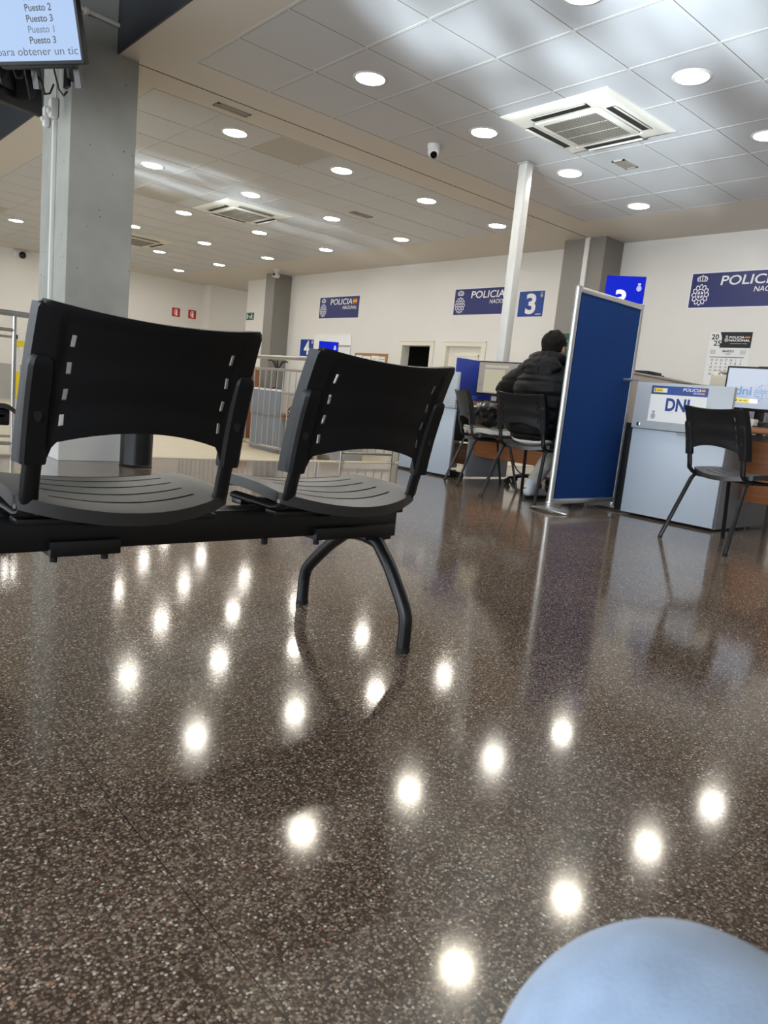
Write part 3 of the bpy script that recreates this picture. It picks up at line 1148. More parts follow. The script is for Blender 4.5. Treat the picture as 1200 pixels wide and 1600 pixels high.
# the beam bench in front of the camera: three seats, the last one partly in view
bench = thing('beam_bench', 'row of black plastic seats on a black beam, backs towards us', 'bench', (0.90, 1.62, 0))
SXS = (-0.885, -0.288, 0.305)
for k, sx in enumerate(SXS):
    seat_unit(bench, sx, dz=(0.012 if k == 1 else 0.0), dy=-0.01)
mb = MB().rbox((-1.55, -0.035, 0.310), (0.568, 0.035, 0.388), 0.004)
obj('beam', mb, M['blackmetal'], bench, world=False)
for sx in SXS:
    mb = MB()
    mb.rbox((sx - 0.215, -0.11, 0.382), (sx + 0.215, -0.06, 0.396), 0.003)
    mb.rbox((sx - 0.215, 0.06, 0.382), (sx + 0.215, 0.11, 0.396), 0.003)
    mb.rbox((sx - 0.10, -0.12, 0.376), (sx - 0.05, 0.12, 0.384), 0.003)
    mb.rbox((sx + 0.05, -0.12, 0.376), (sx + 0.10, 0.12, 0.384), 0.003)
    br = obj('seat_bracket', mb, M['blackmetal'], bench, world=False)
for x0, x1 in ((-0.42, -0.27), (0.265, 0.552), (-1.2, -1.05)):
    mb = MB().rbox((x0, -0.052, 0.300), (x1, 0.04, 0.334), 0.003)
    c = obj('clamp', mb, M['blackmetal'], bench, world=False)
    for x in (x0 + 0.012, x1 - 0.03):
        obj('bolt', MB().cyl((x, -0.035, 0.300), (x, -0.035, 0.287), 0.008, seg=8), M['rubber'], c, world=False)
for x in (0.115, -0.62):
    obj('bolt', MB().cyl((x, -0.03, 0.310), (x, -0.03, 0.295), 0.008, seg=8), M['rubber'], bench, world=False)


def smooth_path(pts, n=6):
    """Catmull-Rom through the points"""
    P = [Vector(p) for p in pts]
    P = [P[0] * 2 - P[1]] + P + [P[-1] * 2 - P[-2]]
    out = []
    for i in range(1, len(P) - 2):
        a, b, c, d = P[i - 1:i + 3]
        for k in range(n):
            t = k / n
            out.append(0.5 * ((2 * b) + (c - a) * t + (2 * a - 5 * b + 4 * c - d) * t * t + (3 * b - a - 3 * c + d) * t ** 3))
    out.append(P[-2])
    return out


for lx in (0.49, -1.30):
    for s, yb in ((-1, -0.20), (1, 0.30)):
        pts = [(lx, yb, 0.012), (lx, yb, 0.07), (lx, yb - s * 0.004, 0.10), (lx, yb - s * 0.022, 0.135), (lx, yb * 0.62 + 0.006, 0.215), (lx, yb * 0.40 + 0.008, 0.262), (lx, yb * 0.26 + 0.01, 0.284), (lx, 0.02, 0.291)]
        mb = MB().tube(smooth_path(pts), 0.0195, 16, (1, 0, 0))
        lg = obj('leg', mb, M['blackmetal'], bench, world=False)
        obj('foot_cap', MB().cyl((lx, yb, 0), (lx, yb, 0.013), 0.0205), M['rubber'], lg, world=False)
    mb = MB().rbox((lx - 0.05, -0.05, 0.290), (lx + 0.05, 0.06, 0.311), 0.004)
    obj('leg_plate', mb, M['blackmetal'], bench, world=False)


# visitor chairs
def make_chair(label, group):
    t = thing('visitor_chair', label, 'chair', group=group)
    bk = seat_unit(t, dz=0.045, bdy=-0.055, sdz=0.018)
    for s in (-1, 1):
        x = s * 0.205
        for nm, pts in (('leg', [(x, -0.11, 0.42), (x, -0.140, 0.417), (x, -0.160, 0.395), (x * 1.26, -0.285, 0.01)]),
                        ('leg', [(x, 0.10, 0.42), (x, 0.145, 0.418), (x, 0.165, 0.39), (x * 1.26, 0.255, 0.01)])):
            mb = MB().sweep([Vector(p) for p in pts], oval(0.0150, 0.0105), (0, 1, 0.2))
            lg = obj(nm, mb, M['blackmetal'], t, world=False)
            mb = MB().cyl(pts[-1], (pts[-1][0], pts[-1][1], 0), 0.014, seg=12)
            obj('foot_cap', mb, M['rubber'], lg, world=False)
        mb = MB().sweep([Vector((x, -0.14, 0.420)), Vector((x, 0.12, 0.420))], oval(0.011, 0.008), (0, 0, 1))
        obj('seat_rail', mb, M['blackmetal'], t, world=False)
    for y in (-0.10, 0.11):
        mb = MB().sweep([Vector((-0.205, y, 0.416)), Vector((0.205, y, 0.416))], oval(0.010, 0.007), (0, 0, 1))
        obj('cross_bar', mb, M['blackmetal'], t, world=False)
    return t


ch = make_chair('empty black plastic chair in front of the pale DNI desk panel', 'visitor chairs')
ch.location, ch.rotation_euler = (4.595, 1.94, 0), (0, 0, R(-90 - 18.5))
dup(ch, (4.745, 3.60, 0), R(-90 + 2), 'black plastic chair holding the person in the black padded jacket')
dup(ch, (5.085, 4.41, 0), R(-90 - 34), 'black plastic chair turned sideways, with a bag on its seat')

# the seat end at the picture's edge: another bench at right angles
b2 = thing('beam_bench', 'black bench seat end showing at the edge left of the bench backs', 'bench', (0.975, 4.70, 0), R(-90))
for sx in (0, -0.59):
    seat_unit(b2, sx)
obj('beam', MB().rbox((-1.0, -0.035, 0.302), (0.3, 0.035, 0.378), 0.004), M['blackmetal'], b2, world=False)
for sx in (0, -0.59):
    obj('seat_bracket', MB().rbox((sx - 0.2, -0.12, 0.376), (sx + 0.2, 0.14, 0.40), 0.004), M['blackmetal'], b2, world=False)
    obj('seat_front_rail', MB().rbox((sx - 0.20, 0.07, 0.335), (sx + 0.20, 0.165, 0.425), 0.01), M['black'], b2, world=False)
for lx in (-0.75,):
    for s, yb in ((-1, -0.25), (1, 0.25)):
        pts = [(lx, yb, 0.0), (lx, yb, 0.09), (lx, yb - s * 0.03, 0.14), (lx, yb * 0.3, 0.275), (lx, 0.0, 0.30)]
        obj('leg', MB().tube(smooth_path(pts), 0.0175, 12, (1, 0, 0)), M['blackmetal'], b2, world=False)
# ------------------------------------------------------------------ blue partition on feet
t = thing('partition_screen', 'tall blue felt partition in an aluminium frame on two splayed feet', 'partition', (4.87, 3.18, 0))
obj('felt_panel', MB().box((4.48, 3.168, 0.085), (5.27, 3.192, 1.575)), M['feltblue'], t, smooth=0)
for x in (4.45, 5.29):
    obj('post', MB().cyl((x, 3.18, 0.04), (x, 3.18, 1.60), 0.0215, seg=24), M['alu'], t)
    obj('post_cap', MB().lathe([(0.0001, 0.014), (0.017, 0.012), (0.0245, 0.004), (0.0245, 0.0)], (x, 3.18, 1.60)), M['greylam'], t)
obj('top_rail', MB().rbox((4.47, 3.160, 1.565), (5.28, 3.200, 1.605), 0.008), M['alu'], t)
obj('bottom_rail', MB().rbox((4.47, 3.162, 0.055), (5.28, 3.198, 0.095), 0.006), M['alu'], t)
for x in (4.45, 5.29):
    mb = MB()
    prof = []
    path, sc = [], []
    for k in range(13):
        a = -1 + 2 * k / 12
        path.append(Vector((x, 3.18 + 0.165 * a, 0.004 + 0.014 * (1 - a * a))))
        sc.append(0.25 + 0.75 * (1 - a * a) ** 0.5)
    mb.sweep(path, [(-0.062, 0), (-0.045, 0.012), (0, 0.016), (0.045, 0.012), (0.062, 0), (0.055, -0.004), (-0.055, -0.004)], (0, 0, 1), scales=sc)
    mb.lathe([(0.034, 0.015), (0.028, 0.035), (0.022, 0.05)], (x, 3.18, 0.0))
    mb.lathe([(0.030, 0.075), (0.031, 0.065), (0.027, 0.06), (0.027, 0.045), (0.022, 0.04)], (x, 3.18, 0.0))
    obj('foot', mb, M['alu'], t)

# ------------------------------------------------------------------ desks
def desk(name_label, yr, gap, full):
    t = thing('service_desk', name_label, 'desk', (5.5, yr, 0))
    w = 0.735
    obj('lower_panel', MB().rbox((5.13, yr + 0.005, 0.02), (5.155, yr + w - 0.005, 0.664), 0.003), M['lightblue'], t)
    up = obj('upper_panel', MB().rbox((5.112, yr, 0.668), (5.15, yr + w, 1.01), 0.004), M['lightgrey'], t)
    lk = MB().rbox((5.104, yr + w - 0.075, 0.685), (5.113, yr + w - 0.045, 0.712), 0.003)
    obj('lock', lk, M['chrome'], up)
    lk = MB().rbox((5.104, yr + 0.045, 0.685), (5.113, yr + 0.075, 0.712), 0.003)
    obj('lock', lk, M['chrome'], up)
    mb = MB()
    F_ = plane_frame((5.128, yr + w / 2 - 0.06, 0.664), (0, -1, 0), (0, 0, 1))
    mb.prism([(-0.07, 0), (0.07, 0), (0.05, -0.018), (-0.05, -0.018)], 0.012, F_)
    obj('handle', mb, M['greylam'], up)
    obj('side_panel', MB().rbox((5.16 + gap, yr, 0.012), (6.0, yr + 0.025, 0.70), 0.003), M['greylam'], t)
    obj('side_panel', MB().rbox((5.16 + gap, yr + w - 0.025, 0.012), (6.0, yr + w, 0.70), 0.003), M['greylam'], t)
    if gap < 0.1:
        obj('drawer_front', MB().rbox((5.97, yr + 0.03, 0.05), (5.99, yr + w - 0.03, 0.69), 0.003), M['greylam'], t)
    y0 = yr - full
    obj('worktop', MB().rbox((5.20, y0, 0.715), (5.96, yr - 0.002, 0.755), 0.004), M['brownwood'], t)
    obj('worktop', MB().rbox((5.20, yr, 0.715), (6.2, yr + w, 0.755), 0.004), M['brownwood'], t)
    obj('modesty_panel', MB().rbox((5.45, y0 + 0.03, 0.225), (5.47, yr - 0.003, 0.66), 0.002), M['brownwood'], t)
    obj('end_panel', MB().rbox((5.24, y0, 0.012), (5.92, y0 + 0.025, 0.714), 0.003), M['greylam'], t)
    return t


dk1 = desk('pale blue desk with a DNI sign on its raised front panel', 2.275, 0.0, 1.45)
dk3 = desk('pale blue desk half hidden behind the bench backs, at counter 3', 4.875, 0.22, 1.50)
obj('edge_strip', MB().rbox((5.165, 3.012, 0.02), (5.195, 3.085, 0.70), 0.003), M['black'], dk1)
obj('storage_box', MB().rbox((5.62, 5.0, 0.10), (5.9, 5.30, 0.31), 0.006), M['brownwood'], dk3)
obj('equipment_box', MB().rbox((5.55, 4.92, 0.34), (5.95, 5.40, 0.70), 0.006), M['black'], dk3)


def policia(mb, mb2, mr, my, F_, x, y, w):
    """wide lettering with a small flag and a second line; y = its lower edge"""
    h = w * 0.132
    text(mb, 'POLICIA', F_, x, y, w=w * 0.83, h=h, bold=0.012, shear=0.12)
    text(mb2, 'NACIONAL', F_, x + w * 0.48, y - h * 0.80, w=w * 0.52, h=h * 0.56, bold=0.01, shear=0.15)
    fx0, fx1 = x + w * 0.845, x + w
    rect(mr, F_, fx0, y, fx1, y + h, 0.0012)
    rect(my, F_, fx0, y + h * 0.28, fx1, y + h * 0.75, 0.0016)


def dni_sign(yc, label):
    w, h = 0.43, 0.262
    F_ = plane_frame((5.1115, yc + w / 2, 0.728), (0, -1, 0), (0, 0, 1))
    t = thing('desk_sign', label, 'sign', F_ @ Vector((w / 2, 0, 0)))
    obj('sheet', MB().box((0, 0, 0), (w, h, 0.0012), F_), M['paper'], t, smooth=0)
    obj('header', MB().box((0.0, h - 0.062, 0.0012), (w, h, 0.0018), F_), M['signblue'], t, smooth=0)
    F2_ = F_ @ Matrix.Translation((0, 0, 0.0018))
    wm, w2, rm, ym = MB(), MB(), MB(), MB()
    policia(wm, w2, rm, ym, F2_, 0.245, h - 0.030, 0.165)
    obj('lettering', wm, M['signwhite'], t, smooth=0)
    obj('lettering', w2, M['signwhite'], t, smooth=0)
    obj('flag', rm, M['flagred'], t, smooth=0)
    obj('flag', ym, M['flagyellow'], t, smooth=0)
    g = MB()
    rect(g, F2_, 0.018, h - 0.048, 0.092, h - 0.016, 0.0006)
    obj('label_patch', g, M['paperyellow'], t, smooth=0)
    g = MB()
    rect(g, F2_, 0.092, h - 0.048, 0.125, h - 0.016, 0.0006)
    obj('label_patch', g, M['paper'], t, smooth=0)
    g = MB()
    rect(g, F2_, 0.024, h - 0.043, 0.034, h - 0.020, 0.001)
    for k in range(2):
        rect(g, F2_, 0.042 + 0.024 * k, h - 0.036, 0.060 + 0.024 * k, h - 0.028, 0.001)
    obj('emblem', g, M['cork'], t, smooth=0)
    g = MB()
    text(g, 'DNI', F_, 0.128, 0.083, w=0.180, h=0.093, bold=0.035, lift=0.002)
    obj('lettering', g, M['dnitext'], t, smooth=0)
    g = MB()
    crest(g, F_, 0.040, 0.048, 0.062, 0.002)
    obj('emblem', g, M['dnitext'], t, smooth=0)


dni_sign(2.67, 'DNI sign on the pale desk panel behind the empty chair')
dni_sign(5.27, 'DNI sign on the desk panel hidden behind the bench, seen mirrored in the floor')


def monitor(label, yl, z0, z1, w, x, rz, draw):
    """screen facing the visitors, its near-left corner at yl"""
    u = Vector((math.sin(rz), -math.cos(rz), 0))
    F_ = plane_frame((x, yl, z0), u, (0, 0, 1))
    h = z1 - z0
    t = thing('monitor', label, 'monitor', F_ @ Vector((w / 2, 0, 0)))
    obj('casing', MB().rbox((0, 0, -0.03), (w, h, 0), 0.005, F_), M['black'], t)
    draw(F_ @ Matrix.Translation((0, 0, 0.0005)), w, h, t)
    mb = MB().rbox((w / 2 - 0.035, -(z0 - 0.758), -0.046), (w / 2 + 0.035, h * 0.5, -0.03), 0.008, F_)
    mb.rbox((w / 2 - 0.12, -(z0 - 0.758), -0.046), (w / 2 + 0.12, -(z0 - 0.758) + 0.014, 0.11), 0.005, F_)
    obj('stand', mb, M['black'], t)
    return t


def draw_dni(F_, w, h, t):
    s = obj('screen', MB().box((0.014, 0.022, 0), (w - 0.014, h - 0.014, 0.001), F_), M['screenpale'], t, smooth=0)
    G = F_ @ Matrix.Translation((0, 0, 0.001))
    mb = MB()
    for a, b, c in ((0.16, 0.19, 0.07), (0.10, 0.16, 0.12), (0.03, 0.07, 0.16)):
        pts = [G @ Vector((0.014 + (w - 0.028) * k / 12, a + (b - a) * (k / 12) + c * (k / 12) ** 2, 0.0006)) for k in range(13)]
        mb.tube(pts, 0.0012, 4)
    obj('screen_curve', mb, M['screenpale2'], s)
    mb = MB()
    text(mb, 'dni', G, 0.085, 0.118, w=0.118, h=0.064, bold=0.03, lift=0.001)
    rect(mb, G, 0.093, 0.104, 0.183, 0.108, 0.001)
    rnd = random.Random(3)
    for i in range(9):
        for j in range(9):
            p = (0.228 + 0.013 * i, 0.085 + 0.014 * j)
            r = 0.0045 if (abs(i - 3) + abs(j - 4) < 5 and rnd.random() < 0.75) else (0.0024 if rnd.random() < 0.6 else 0)
            if r:
                rect(mb, G, p[0] - r, p[1] - r, p[0] + r, p[1] + r, 0.001)
    obj('lettering', mb, M['screentext'], s, smooth=0)
    mb = MB()
    rect(mb, G, 0.085, 0.060, 0.198, 0.092, 0.001)
    obj('label_patch', mb, M['screenyellow'], s, smooth=0)
    mb = MB()
    rect(mb, G, 0.198, 0.060, 0.255, 0.092, 0.001)
    obj('label_patch', mb, M['screenwhite'], s, smooth=0)
    mb = MB()
    rect(mb, G, 0.093, 0.066, 0.107, 0.086, 0.0016)
    for k in range(2):
        rect(mb, G, 0.119 + 0.036 * k, 0.073, 0.145 + 0.036 * k, 0.079, 0.0016)
    obj('emblem', mb, M['cork'], s, smooth=0)


def draw_doc(F_, w, h, t):
    s = obj('screen', MB().box((0.012, 0.020, 0), (w - 0.012, h - 0.012, 0.001), F_), M['screentan'], t, smooth=0)
    G = F_ @ Matrix.Translation((0, 0, 0.001))
    mb = MB()
    rect(mb, G, 0.085, 0.03, 0.32, h - 0.075, 0.0006)
    rect(mb, G, 0.085, h - 0.06, 0.36, h - 0.035, 0.0006)
    obj('document_window', mb, M['screencream'], s, smooth=0)
    mb = MB()
    rect(mb, G, 0.032, 0.05, 0.042, 0.06, 0.001)
    mb.ring([(0.05 + 0.014 * math.cos(a), 0.10 + 0.014 * math.sin(a)) for a in [k * 0.524 for k in range(12)]], [(0.05 + 0.010 * math.cos(a), 0.10 + 0.010 * math.sin(a)) for a in [k * 0.524 for k in range(12)]], 0.001, G)
    obj('icon', mb, M['inkgrey'], s, smooth=0)


monitor('monitor with the pale blue dni picture, behind the empty chair', 2.63, 0.875, 1.205, 0.545, 5.72, R(6), draw_dni)
monitor('monitor showing a cream document, beside the person in black', 4.82, 0.822, 1.138, 0.53, 5.32, R(3), draw_doc)
t = thing('monitor', 'black top corner of a second monitor behind the dni screen', 'monitor', (6.35, 2.35, 0.755))
obj('casing', MB().rbox((6.33, 2.15, 0.93), (6.37, 2.66, 1.262), 0.006), M['black'], t)
obj('stand', MB().rbox((6.36, 2.36, 0.756), (6.40, 2.44, 1.0), 0.006).rbox((6.28, 2.28, 0.756), (6.50, 2.52, 0.77), 0.004), M['black'], t)
t = thing('office_table', 'brown staff table behind the DNI desk', 'table', (6.5, 2.4, 0))
obj('tabletop', MB().rbox((6.21, 1.0, 0.715), (6.8, 2.58, 0.755), 0.004), M['brownwood'], t)
for x in (6.26, 6.75):
    for y in (1.05, 2.53):
        obj('leg', MB().box((x - 0.02, y - 0.02, 0), (x + 0.02, y + 0.02, 0.715)), M['greylam'], t, smooth=0)

# small things on the DNI desk
t = thing('paper_box', 'white printed box beneath the dni monitor', 'box', (5.60, 2.36, 0.755))
obj('carton', MB().rbox((5.56, 2.30, 0.757), (5.64, 2.43, 0.815), 0.003), M['paper'], t)
obj('printing', MB().box((5.5590, 2.335, 0.768), (5.5598, 2.375, 0.790)), M['ink'], t, smooth=0)
tag(obj('card_reader', MB().rbox((5.50, 2.17, 0.757), (5.60, 2.25, 0.80), 0.008).rbox((5.47, 2.15, 0.757), (5.62, 2.27, 0.768), 0.004), M['black']), 'small black card reader on the brown worktop edge', 'card reader')
tag(obj('document_tray', MB().rbox((5.45, 1.85, 0.757), (5.62, 2.12, 0.765), 0.003).rbox((5.45, 1.85, 0.765), (5.455, 2.12, 0.80), 0.002).rbox((5.615, 1.85, 0.765), (5.62, 2.12, 0.80), 0.002), M['greylam']), 'grey tray on the worktop at the edge of the picture', 'tray')
mb = MB()
for k in range(4):
    y = 2.61 - 0.025 * k
    mb.tube(smooth_path([(5.675, y, 0.865), (5.64, y - 0.015, 0.80), (5.62 + 0.015 * k, y - 0.03, 0.766), (5.58, y - 0.04, 0.765), (5.55, y - 0.055, 0.768)], 5), 0.005, 8)
tag(obj('cable_bundle', mb, M['cable']), 'black cables tangled under the dni monitor', 'cable')
mb = MB()
for k in range(5):
    y = 2.12 - 0.022 * k
    mb.tube(smooth_path([(5.43, y, 0.708), (5.41, y - 0.01, 0.66 - 0.012 * (k % 3)), (5.43, y - 0.02, 0.62), (5.44, y - 0.03, 0.665)], 5), 0.006, 8)
tag(obj('cable_bundle', mb, M['cable']), 'black cable loops hanging under the brown worktop edge', 'cable')

# divider, binder and machines behind the DNI desk
t = thing('desk_divider', 'warm grey low divider running back behind the DNI desk', 'divider', (6.3, 3.3, 0))
obj('panel', MB().rbox((5.50, 3.285, 0.05), (6.95, 3.315, 1.095), 0.004), M['greyfab'], t)
obj('top_trim', MB().rbox((5.50, 3.28, 1.095), (6.95, 3.32, 1.112), 0.003), M['greyfab'], t)
for x in (5.6, 6.85):
    obj('foot', MB().rbox((x - 0.03, 3.22, 0), (x + 0.03, 3.38, 0.05), 0.005), M['greylam'], t)
tag(obj('desk_clamp', MB().box((5.16, 3.02, 1.02), (5.19, 3.10, 1.03)).cyl((5.175, 3.03, 1.025), (5.175, 3.03, 0.99), 0.006).cyl((5.175, 3.10, 1.025), (5.175, 3.175, 1.025), 0.012), M['alu']), 'small metal clamp joining the partition to the desk panel', 'clamp')
t = thing('filing_cabinet', 'grey filing cabinet behind the divider, topped with black binders', 'cabinet', (6.6, 3.95, 0))
obj('body', MB().rbox((6.40, 3.55, 0.0), (6.85, 4.35, 1.15), 0.005), M['greylam'], t)
for k in range(3):
    d = obj('drawer', MB().rbox((6.385, 3.57, 0.05 + 0.365 * k), (6.40, 4.33, 0.395 + 0.365 * k), 0.003), M['lightgrey'], t)
    obj('handle', MB().rbox((6.372, 3.87, 0.32 + 0.365 * k), (6.385, 4.03, 0.34 + 0.365 * k), 0.003), M['alu'], d)
tag(obj('ring_binder', MB().rbox((6.45, 3.70, 1.15), (6.75, 4.00, 1.178), 0.004, None), M['black']), 'lower black binder lying on the grey cabinet', 'binder', )
tag(obj('ring_binder', MB().rbox((6.47, 3.72, 1.178), (6.73, 3.95, 1.20), 0.004), M['black']), 'upper black binder lying on the other binder', 'binder')
t = thing('document_scanner', 'beige office scanner with a curved feeder lid, left of the calendar', 'scanner', (6.75, 2.9, 0))
obj('cabinet', MB().rbox((6.62, 2.62, 0), (7.1, 3.20, 0.95), 0.006), M['greylam'], t)
bd = obj('body', MB().rbox((6.64, 2.70, 0.95), (7.06, 3.20, 1.205), 0.02), M['beige'], t)
pts = [(6.66, 1.205), (6.68, 1.232), (6.74, 1.247), (6.86, 1.247), (6.98, 1.235), (7.04, 1.205), (7.03, 1.20), (6.97, 1.222), (6.86, 1.233), (6.74, 1.232), (6.69, 1.222), (6.672, 1.20)]
mb = MB().prism([(x, z) for x, z in pts], 0.06, plane_frame((0, 3.20, 0), (1, 0, 0), (0, 0, 1)))
mb.prism([(x, z) for x, z in pts], 0.06, plane_frame((0, 3.05, 0), (1, 0, 0), (0, 0, 1)))
mb.box((6.74, 2.99, 1.233), (6.86, 3.20, 1.247))
obj('feeder_lid', mb, M['beige'], bd)

# counter 3: divider, boxes, chair base
t = thing('desk_divider', 'royal blue upright divider behind the cream monitor', 'divider', (5.58, 5.14, 0.755))
obj('panel', MB().rbox((5.36, 5.13, 0.758), (5.80, 5.16, 1.165), 0.006), M['deskblue'], t)
obj('panel', MB().rbox((5.795, 4.90, 0.758), (5.82, 5.16, 1.165), 0.006), M['deskblue'], t)
tag(obj('document_box', MB().rbox((5.22, 4.74, 0.757), (5.27, 4.865, 0.80), 0.004).box((5.215, 4.75, 0.785), (5.22, 4.855, 0.797)), M['deskblue']), 'low blue box beneath the cream monitor', 'box')
tag(obj('paper_stack', MB().box((5.22, 4.22, 0.757), (5.34, 4.36, 0.765)).box((5.23, 4.215, 0.765), (5.35, 4.355, 0.772)), M['paper'], smooth=0), 'white papers lying beneath the cream monitor beside the padded sleeve', 'paper')
t = thing('office_chair', 'dark office chair with a star base under the desk at counter 3', 'chair', (5.80, 4.35, 0), R(10))
for k in range(5):
    a = 2 * math.pi * k / 5
    d = Vector((math.cos(a), math.sin(a), 0))
    lg = obj('base_arm', MB().sweep([d * 0.03 + Vector((0, 0, 0.095)), d * 0.16 + Vector((0, 0, 0.085)), d * 0.29 + Vector((0, 0, 0.062))], [(-0.022, -0.012), (0.022, -0.012), (0.016, 0.012), (-0.016, 0.012)], (0, 0, 1), scales=[1.2, 1, 0.75]), M['black'], t, world=False)
    obj('caster', MB().cyl(d * 0.29 + Vector((0, 0, 0.028)) + d.cross(Vector((0, 0, 1))) * 0.02, d * 0.29 + Vector((0, 0, 0.028)) - d.cross(Vector((0, 0, 1))) * 0.02, 0.028), M['rubber'], lg, world=False)
obj('gas_column', MB().cyl((0, 0, 0.08), (0, 0, 0.43), 0.025), M['black'], t, world=False)
obj('seat', MB().rbox((-0.22, -0.23, 0.43), (0.22, 0.23, 0.50), 0.03), M['bagblack'], t, world=False)
obj('backrest', MB().rbox((0.20, -0.21, 0.55), (0.26, 0.21, 0.98), 0.03).rbox((0.18, -0.03, 0.46), (0.25, 0.03, 0.62), 0.01), M['bagblack'], t, world=False)
mb = MB().rbox((5.30, 4.88, 0.0), (5.36, 5.15, 0.05), 0.01)
for k in range(6):
    y = 4.90 + 0.04 * k
    mb.tube(smooth_path([(5.33, y, 0.05), (5.25 - 0.02 * (k % 2), y + 0.02, 0.03), (5.22, y + 0.08, 0.012), (5.30, y + 0.14, 0.012), (5.36, y + 0.10, 0.03)], 5), 0.006, 8)
tag(obj('power_strip', mb, M['cable']), 'dark power strip with tangled cables on the floor by the desk', 'power strip')
mb = MB()
mb.tube(smooth_path([(5.44, 4.4, 0.30), (5.42, 4.28, 0.16), (5.42, 4.15, 0.13), (5.43, 4.02, 0.18), (5.44, 3.95, 0.30)], 6), 0.006, 8)
tag(obj('hanging_cable', mb, M['cable']), 'black cable drooping under the brown desk front', 'cable')


def number_display(ox, oy, ztop, num, zfloor, label):
    u = Vector((0.53, -0.848, 0))
    w, h = 0.31, 0.42
    F_ = plane_frame((ox, oy, ztop - h), u, (0, 0, 1))
    c = F_ @ Vector((w / 2, 0, -0.03))
    t = thing('number_display', label, 'display', (c.x, c.y, zfloor))
    obj('casing', MB().rbox((-0.004, -0.004, -0.03), (w + 0.004, h + 0.004, 0), 0.003, F_), M['navy'], t)
    s = obj('screen', MB().box((0, 0, 0), (w, h, 0.001), F_), M['screenblue'], t, smooth=0)
    mb = MB()
    text(mb, num, F_, w * 0.42, h * 0.36, h=h * 0.38, bold=0.03, anchor='c', lift=0.002)
    e = MB()
    crest(e, F_, w * 0.86, h * 0.80, h * 0.16, 0.002)
    obj('emblem', e, M['screenwhite'], s, smooth=0)
    obj('lettering', mb, M['screenwhite'], s, smooth=0)
    obj('pole', MB().cyl((c.x, c.y, zfloor), (c.x, c.y, ztop - h * 0.5), 0.018), M['alu'], t)
    obj('base', MB().lathe([(0.0001, 0.016), (0.12, 0.012), (0.14, 0.0), (0.0001, 0)], (c.x, c.y, zfloor)), M['alu'], t)


number_display(5.50, 3.665, 1.895, '3', 0.756, 'bright blue screen showing 3, behind the top of the blue partition')
number_display(6.80, 9.52, 1.465, '4', LOW + 0.596, 'bright blue screen on a pole beside the paper number 4')

t = thing('service_pole', 'thin white square pole rising from the desk at counter 3 to the ceiling', 'pole', (5.43, 4.63, 0.756))
obj('shaft', MB().rbox((5.385, 4.585, 0.756), (5.475, 4.675, CZ - 0.012), 0.004), M['whitemetal'], t)
obj('collar', MB().box((5.37, 4.57, CZ - 0.014), (5.49, 4.69, CZ - 0.003)), M['tbar'], t, smooth=0)

# ------------------------------------------------------------------ signs
def wallF(y, z):
    return plane_frame((XB - 0.001, y, z), (0, -1, 0), (0, 0, 1))


def police_sign(y, z, label):
    w, h = 1.21, 0.385
    F_ = wallF(y, z)
    t = thing('wall_sign', label, 'sign', F_ @ Vector((w / 2, 0, 0)))
    obj('border', MB().box((-0.012, -0.012, 0), (w + 0.012, h + 0.012, 0.002), F_), M['signwhite'], t, smooth=0)
    obj('plate', MB().box((0, 0, 0.002), (w, h, 0.004), F_), M['navy'], t, smooth=0)
    G = F_ @ Matrix.Translation((0, 0, 0.004))
    a, a2, b, c = MB(), MB(), MB(), MB()
    policia(a, a2, b, c, G, 0.345, h - 0.045 - 0.098, 0.80)
    e = MB()
    crest(e, G, 0.125, h * 0.5, 0.35, 0.002)
    obj('emblem', e, M['signwhite'], t, smooth=0)
    obj('lettering', a, M['signwhite'], t, smooth=0)
    obj('lettering', a2, M['signwhite'], t, smooth=0)
    obj('flag', b, M['flagred'], t, smooth=0)
    obj('flag', c, M['flagyellow'], t, smooth=0)


police_sign(11.91, 2.078, 'navy POLICIA NACIONAL sign beside the far grey wall column')
police_sign(8.315, 2.082, 'navy POLICIA NACIONAL sign crossed by the thin white post')
police_sign(4.470, 2.100, 'large navy POLICIA NACIONAL sign cut by the picture edge')


def number_sign(y, z, num, label, w=0.445, h=0.35):
    F_ = wallF(y, z)
    t = thing('number_sign', label, 'sign', F_ @ Vector((w / 2, 0, 0)))
    obj('border', MB().box((-0.008, -0.008, 0), (w + 0.008, h + 0.008, 0.002), F_), M['signwhite'], t, smooth=0)
    obj('plate', MB().box((0, 0, 0.002), (w, h, 0.004), F_), M['signblue'], t, smooth=0)
    G = F_ @ Matrix.Translation((0, 0, 0.004))
    a = MB()
    text(a, num, G, w * 0.50, h * 0.09, w=w * 0.40, h=h * 0.82, bold=0.03, anchor='c')
    e = MB()
    crest(e, G, w * 0.89, h * 0.85, h * 0.22, 0.002)
    obj('emblem', e, M['signwhite'], t, smooth=0)
    rect(a, G, w * 0.72, h * 0.075, w * 0.93, h * 0.105, 0.002)
    obj('lettering', a, M['signwhite'], t, smooth=0)


number_sign(7.03, 2.035, '3', 'blue wall sign with a white 3, between the thin pole and the wall column')
number_sign(12.46, 1.355, '4', 'blue wall sign with a white 4 above the railing', 0.45, 0.325)


def small_sign(F_, w, h, m, label, parts):
    t = thing('safety_sign', label, 'sign', F_ @ Vector((w / 2, 0, 0)))
    obj('plate', MB().box((0, 0, 0), (w, h, 0.003), F_), M[m], t, smooth=0)
    mb = MB()
    G = F_ @ Matrix.Translation((0, 0, 0.003))
    for p in parts:
        mb.prism([(x * w, y * h) for x, y in p], 0.0015, G)
    obj('pictogram', mb, M['signwhite'], t, smooth=0)


